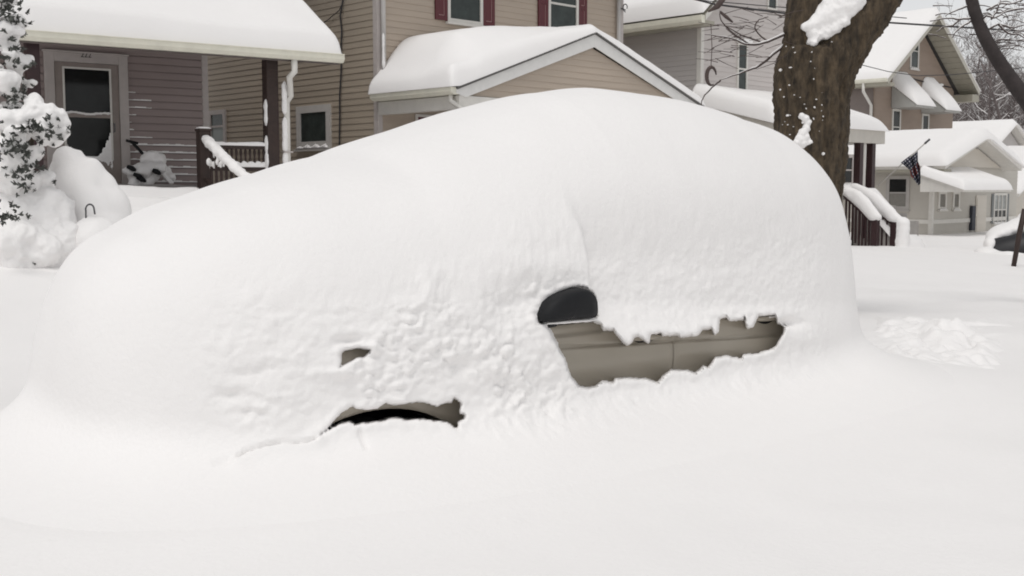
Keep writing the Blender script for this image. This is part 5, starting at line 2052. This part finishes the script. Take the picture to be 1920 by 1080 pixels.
# ------------------------------------------------------------------ bare woods on the hillside
def bare_tree_mesh(seed, H=11.0):
    rr = random.Random(seed)
    T, Cn, Sn = MB(), MB(), MB()
    tr = []
    p = Vector((0, 0, -.5))
    d = Vector((rr.gauss(0, .05), rr.gauss(0, .05), 1)).normalized()
    r_ = .16
    pts, rad = [p.copy()], [r_]
    for k in range(8):
        d = (d + Vector((rr.gauss(0, .07), rr.gauss(0, .07), .05))).normalized()
        p = p + d * H * .11
        pts.append(p.copy())
        rad.append(r_ * (1 - k / 9.5))
    T.tube(pts, rad, 6)

    def grow(p, d, L, r0, lvl):
        n_ = 4
        P, Rr = [p.copy()], [r0]
        for k in range(n_):
            d = (d + Vector((rr.gauss(0, .16), rr.gauss(0, .16), rr.gauss(.06, .10)))).normalized()
            p = p + d * L / n_
            P.append(p.copy())
            Rr.append(r0 * (1 - .75 * (k + 1) / n_))
        Cn.tube(P, Rr, 3, False)
        if lvl <= 2 and abs(d.z) < .85:
            Sn.tube([q_ + Vector((0, 0, r_ * 1.0)) for q_, r_ in zip(P, Rr)], [r_ * .9 for r_ in Rr], 3, False)
        if lvl < 3:
            for k in range(rr.randint(4, 6)):
                i = rr.randint(1, n_)
                nd = (d + Vector((rr.gauss(0, .75), rr.gauss(0, .75), rr.gauss(.15, .4)))).normalized()
                grow(P[i], nd, L * rr.uniform(.42, .62), max(.012, Rr[i] * .75), lvl + 1)
    for k in range(13):
        i = rr.randint(2, 8)
        a_ = rr.uniform(0, 2 * math.pi)
        grow(pts[i], Vector((math.cos(a_), math.sin(a_), rr.uniform(.25, .9))), H * rr.uniform(.18, .34), rad[i] * .55, 1)
    return T, Cn, Sn


kinds = []
for sd_i in (101, 102, 103, 104):
    T, Cn, Sn = bare_tree_mesh(sd_i)
    r_ = thing('tree', 'bare grey tree with snow along its branches in the woods behind the white cottage', 'tree', (0, 0, 0), 0, 'bare trees of the wooded hillside')
    tk = T.build('trunk', FARBARK, r_, True)
    cr = Cn.build('crown', FARBARK, r_, False)
    tag(Sn.build('branch_snow', SNOW, cr, False), kind='stuff')
    kinds.append(r_)


def copy_tree(o, parent=None):
    c_ = o.copy()
    C.objects.link(c_)
    c_.parent = parent
    for ch in list(o.children): copy_tree(ch, c_)
    return c_


random.seed(33)
spots = []
for k in range(84):
    px_ = 1740 + 270 * (k + random.random()) / 84
    spots.append((px_, random.uniform(76, 135)))
for k, (px_, Y) in enumerate(spots):
    o = kinds[k] if k < 4 else copy_tree(kinds[k % 4])
    x = (px_ - 960) / F * Y
    o.location = (x, Y, float(ground_z(x, Y)) - .3)
    s_ = random.uniform(.85, 1.25) * (1.0 if Y < 105 else .85)
    o.scale = (s_, s_, s_)
    o.rotation_euler = (0, 0, random.uniform(0, 6.28))

# ------------------------------------------------------------------ light
w = bpy.data.worlds.new('World')
scene.world = w
w.use_nodes = True
nt = w.node_tree
bg = nt.nodes['Background']
sky = nt.nodes.new('ShaderNodeTexSky')
sky.sky_type = 'NISHITA'
sky.sun_disc = False
sky.sun_elevation = R(68)
sky.sun_rotation = R(200)
sky.air_density = 1.0
sky.dust_density = 1.0
hs = nt.nodes.new('ShaderNodeHueSaturation')
hs.inputs['Saturation'].default_value = .06
nt.links.new(sky.outputs['Color'], hs.inputs['Color'])
nt.links.new(hs.outputs['Color'], bg.inputs['Color'])
bg.inputs['Strength'].default_value = .124
sl = bpy.data.lights.new('sun', 'SUN')
sl.energy = 1.05
sl.angle = R(25)
sl.color = (1, .965, .93)
so = bpy.data.objects.new('sun', sl)
C.objects.link(so)
az = R(200)
el = R(68)
sd_ = Vector((math.sin(az) * math.cos(el), math.cos(az) * math.cos(el), math.sin(el)))
so.rotation_euler = (-sd_).to_track_quat('-Z', 'Y').to_euler()
scene.view_settings.view_transform = 'Standard'
scene.view_settings.look = 'None'
scene.view_settings.exposure = 0.11
scene.view_settings.gamma = 1
scene.render.engine = 'CYCLES'
scene.cycles.max_bounces = 8
scene.cycles.diffuse_bounces = 5
scene.cycles.filter_width = 1.9
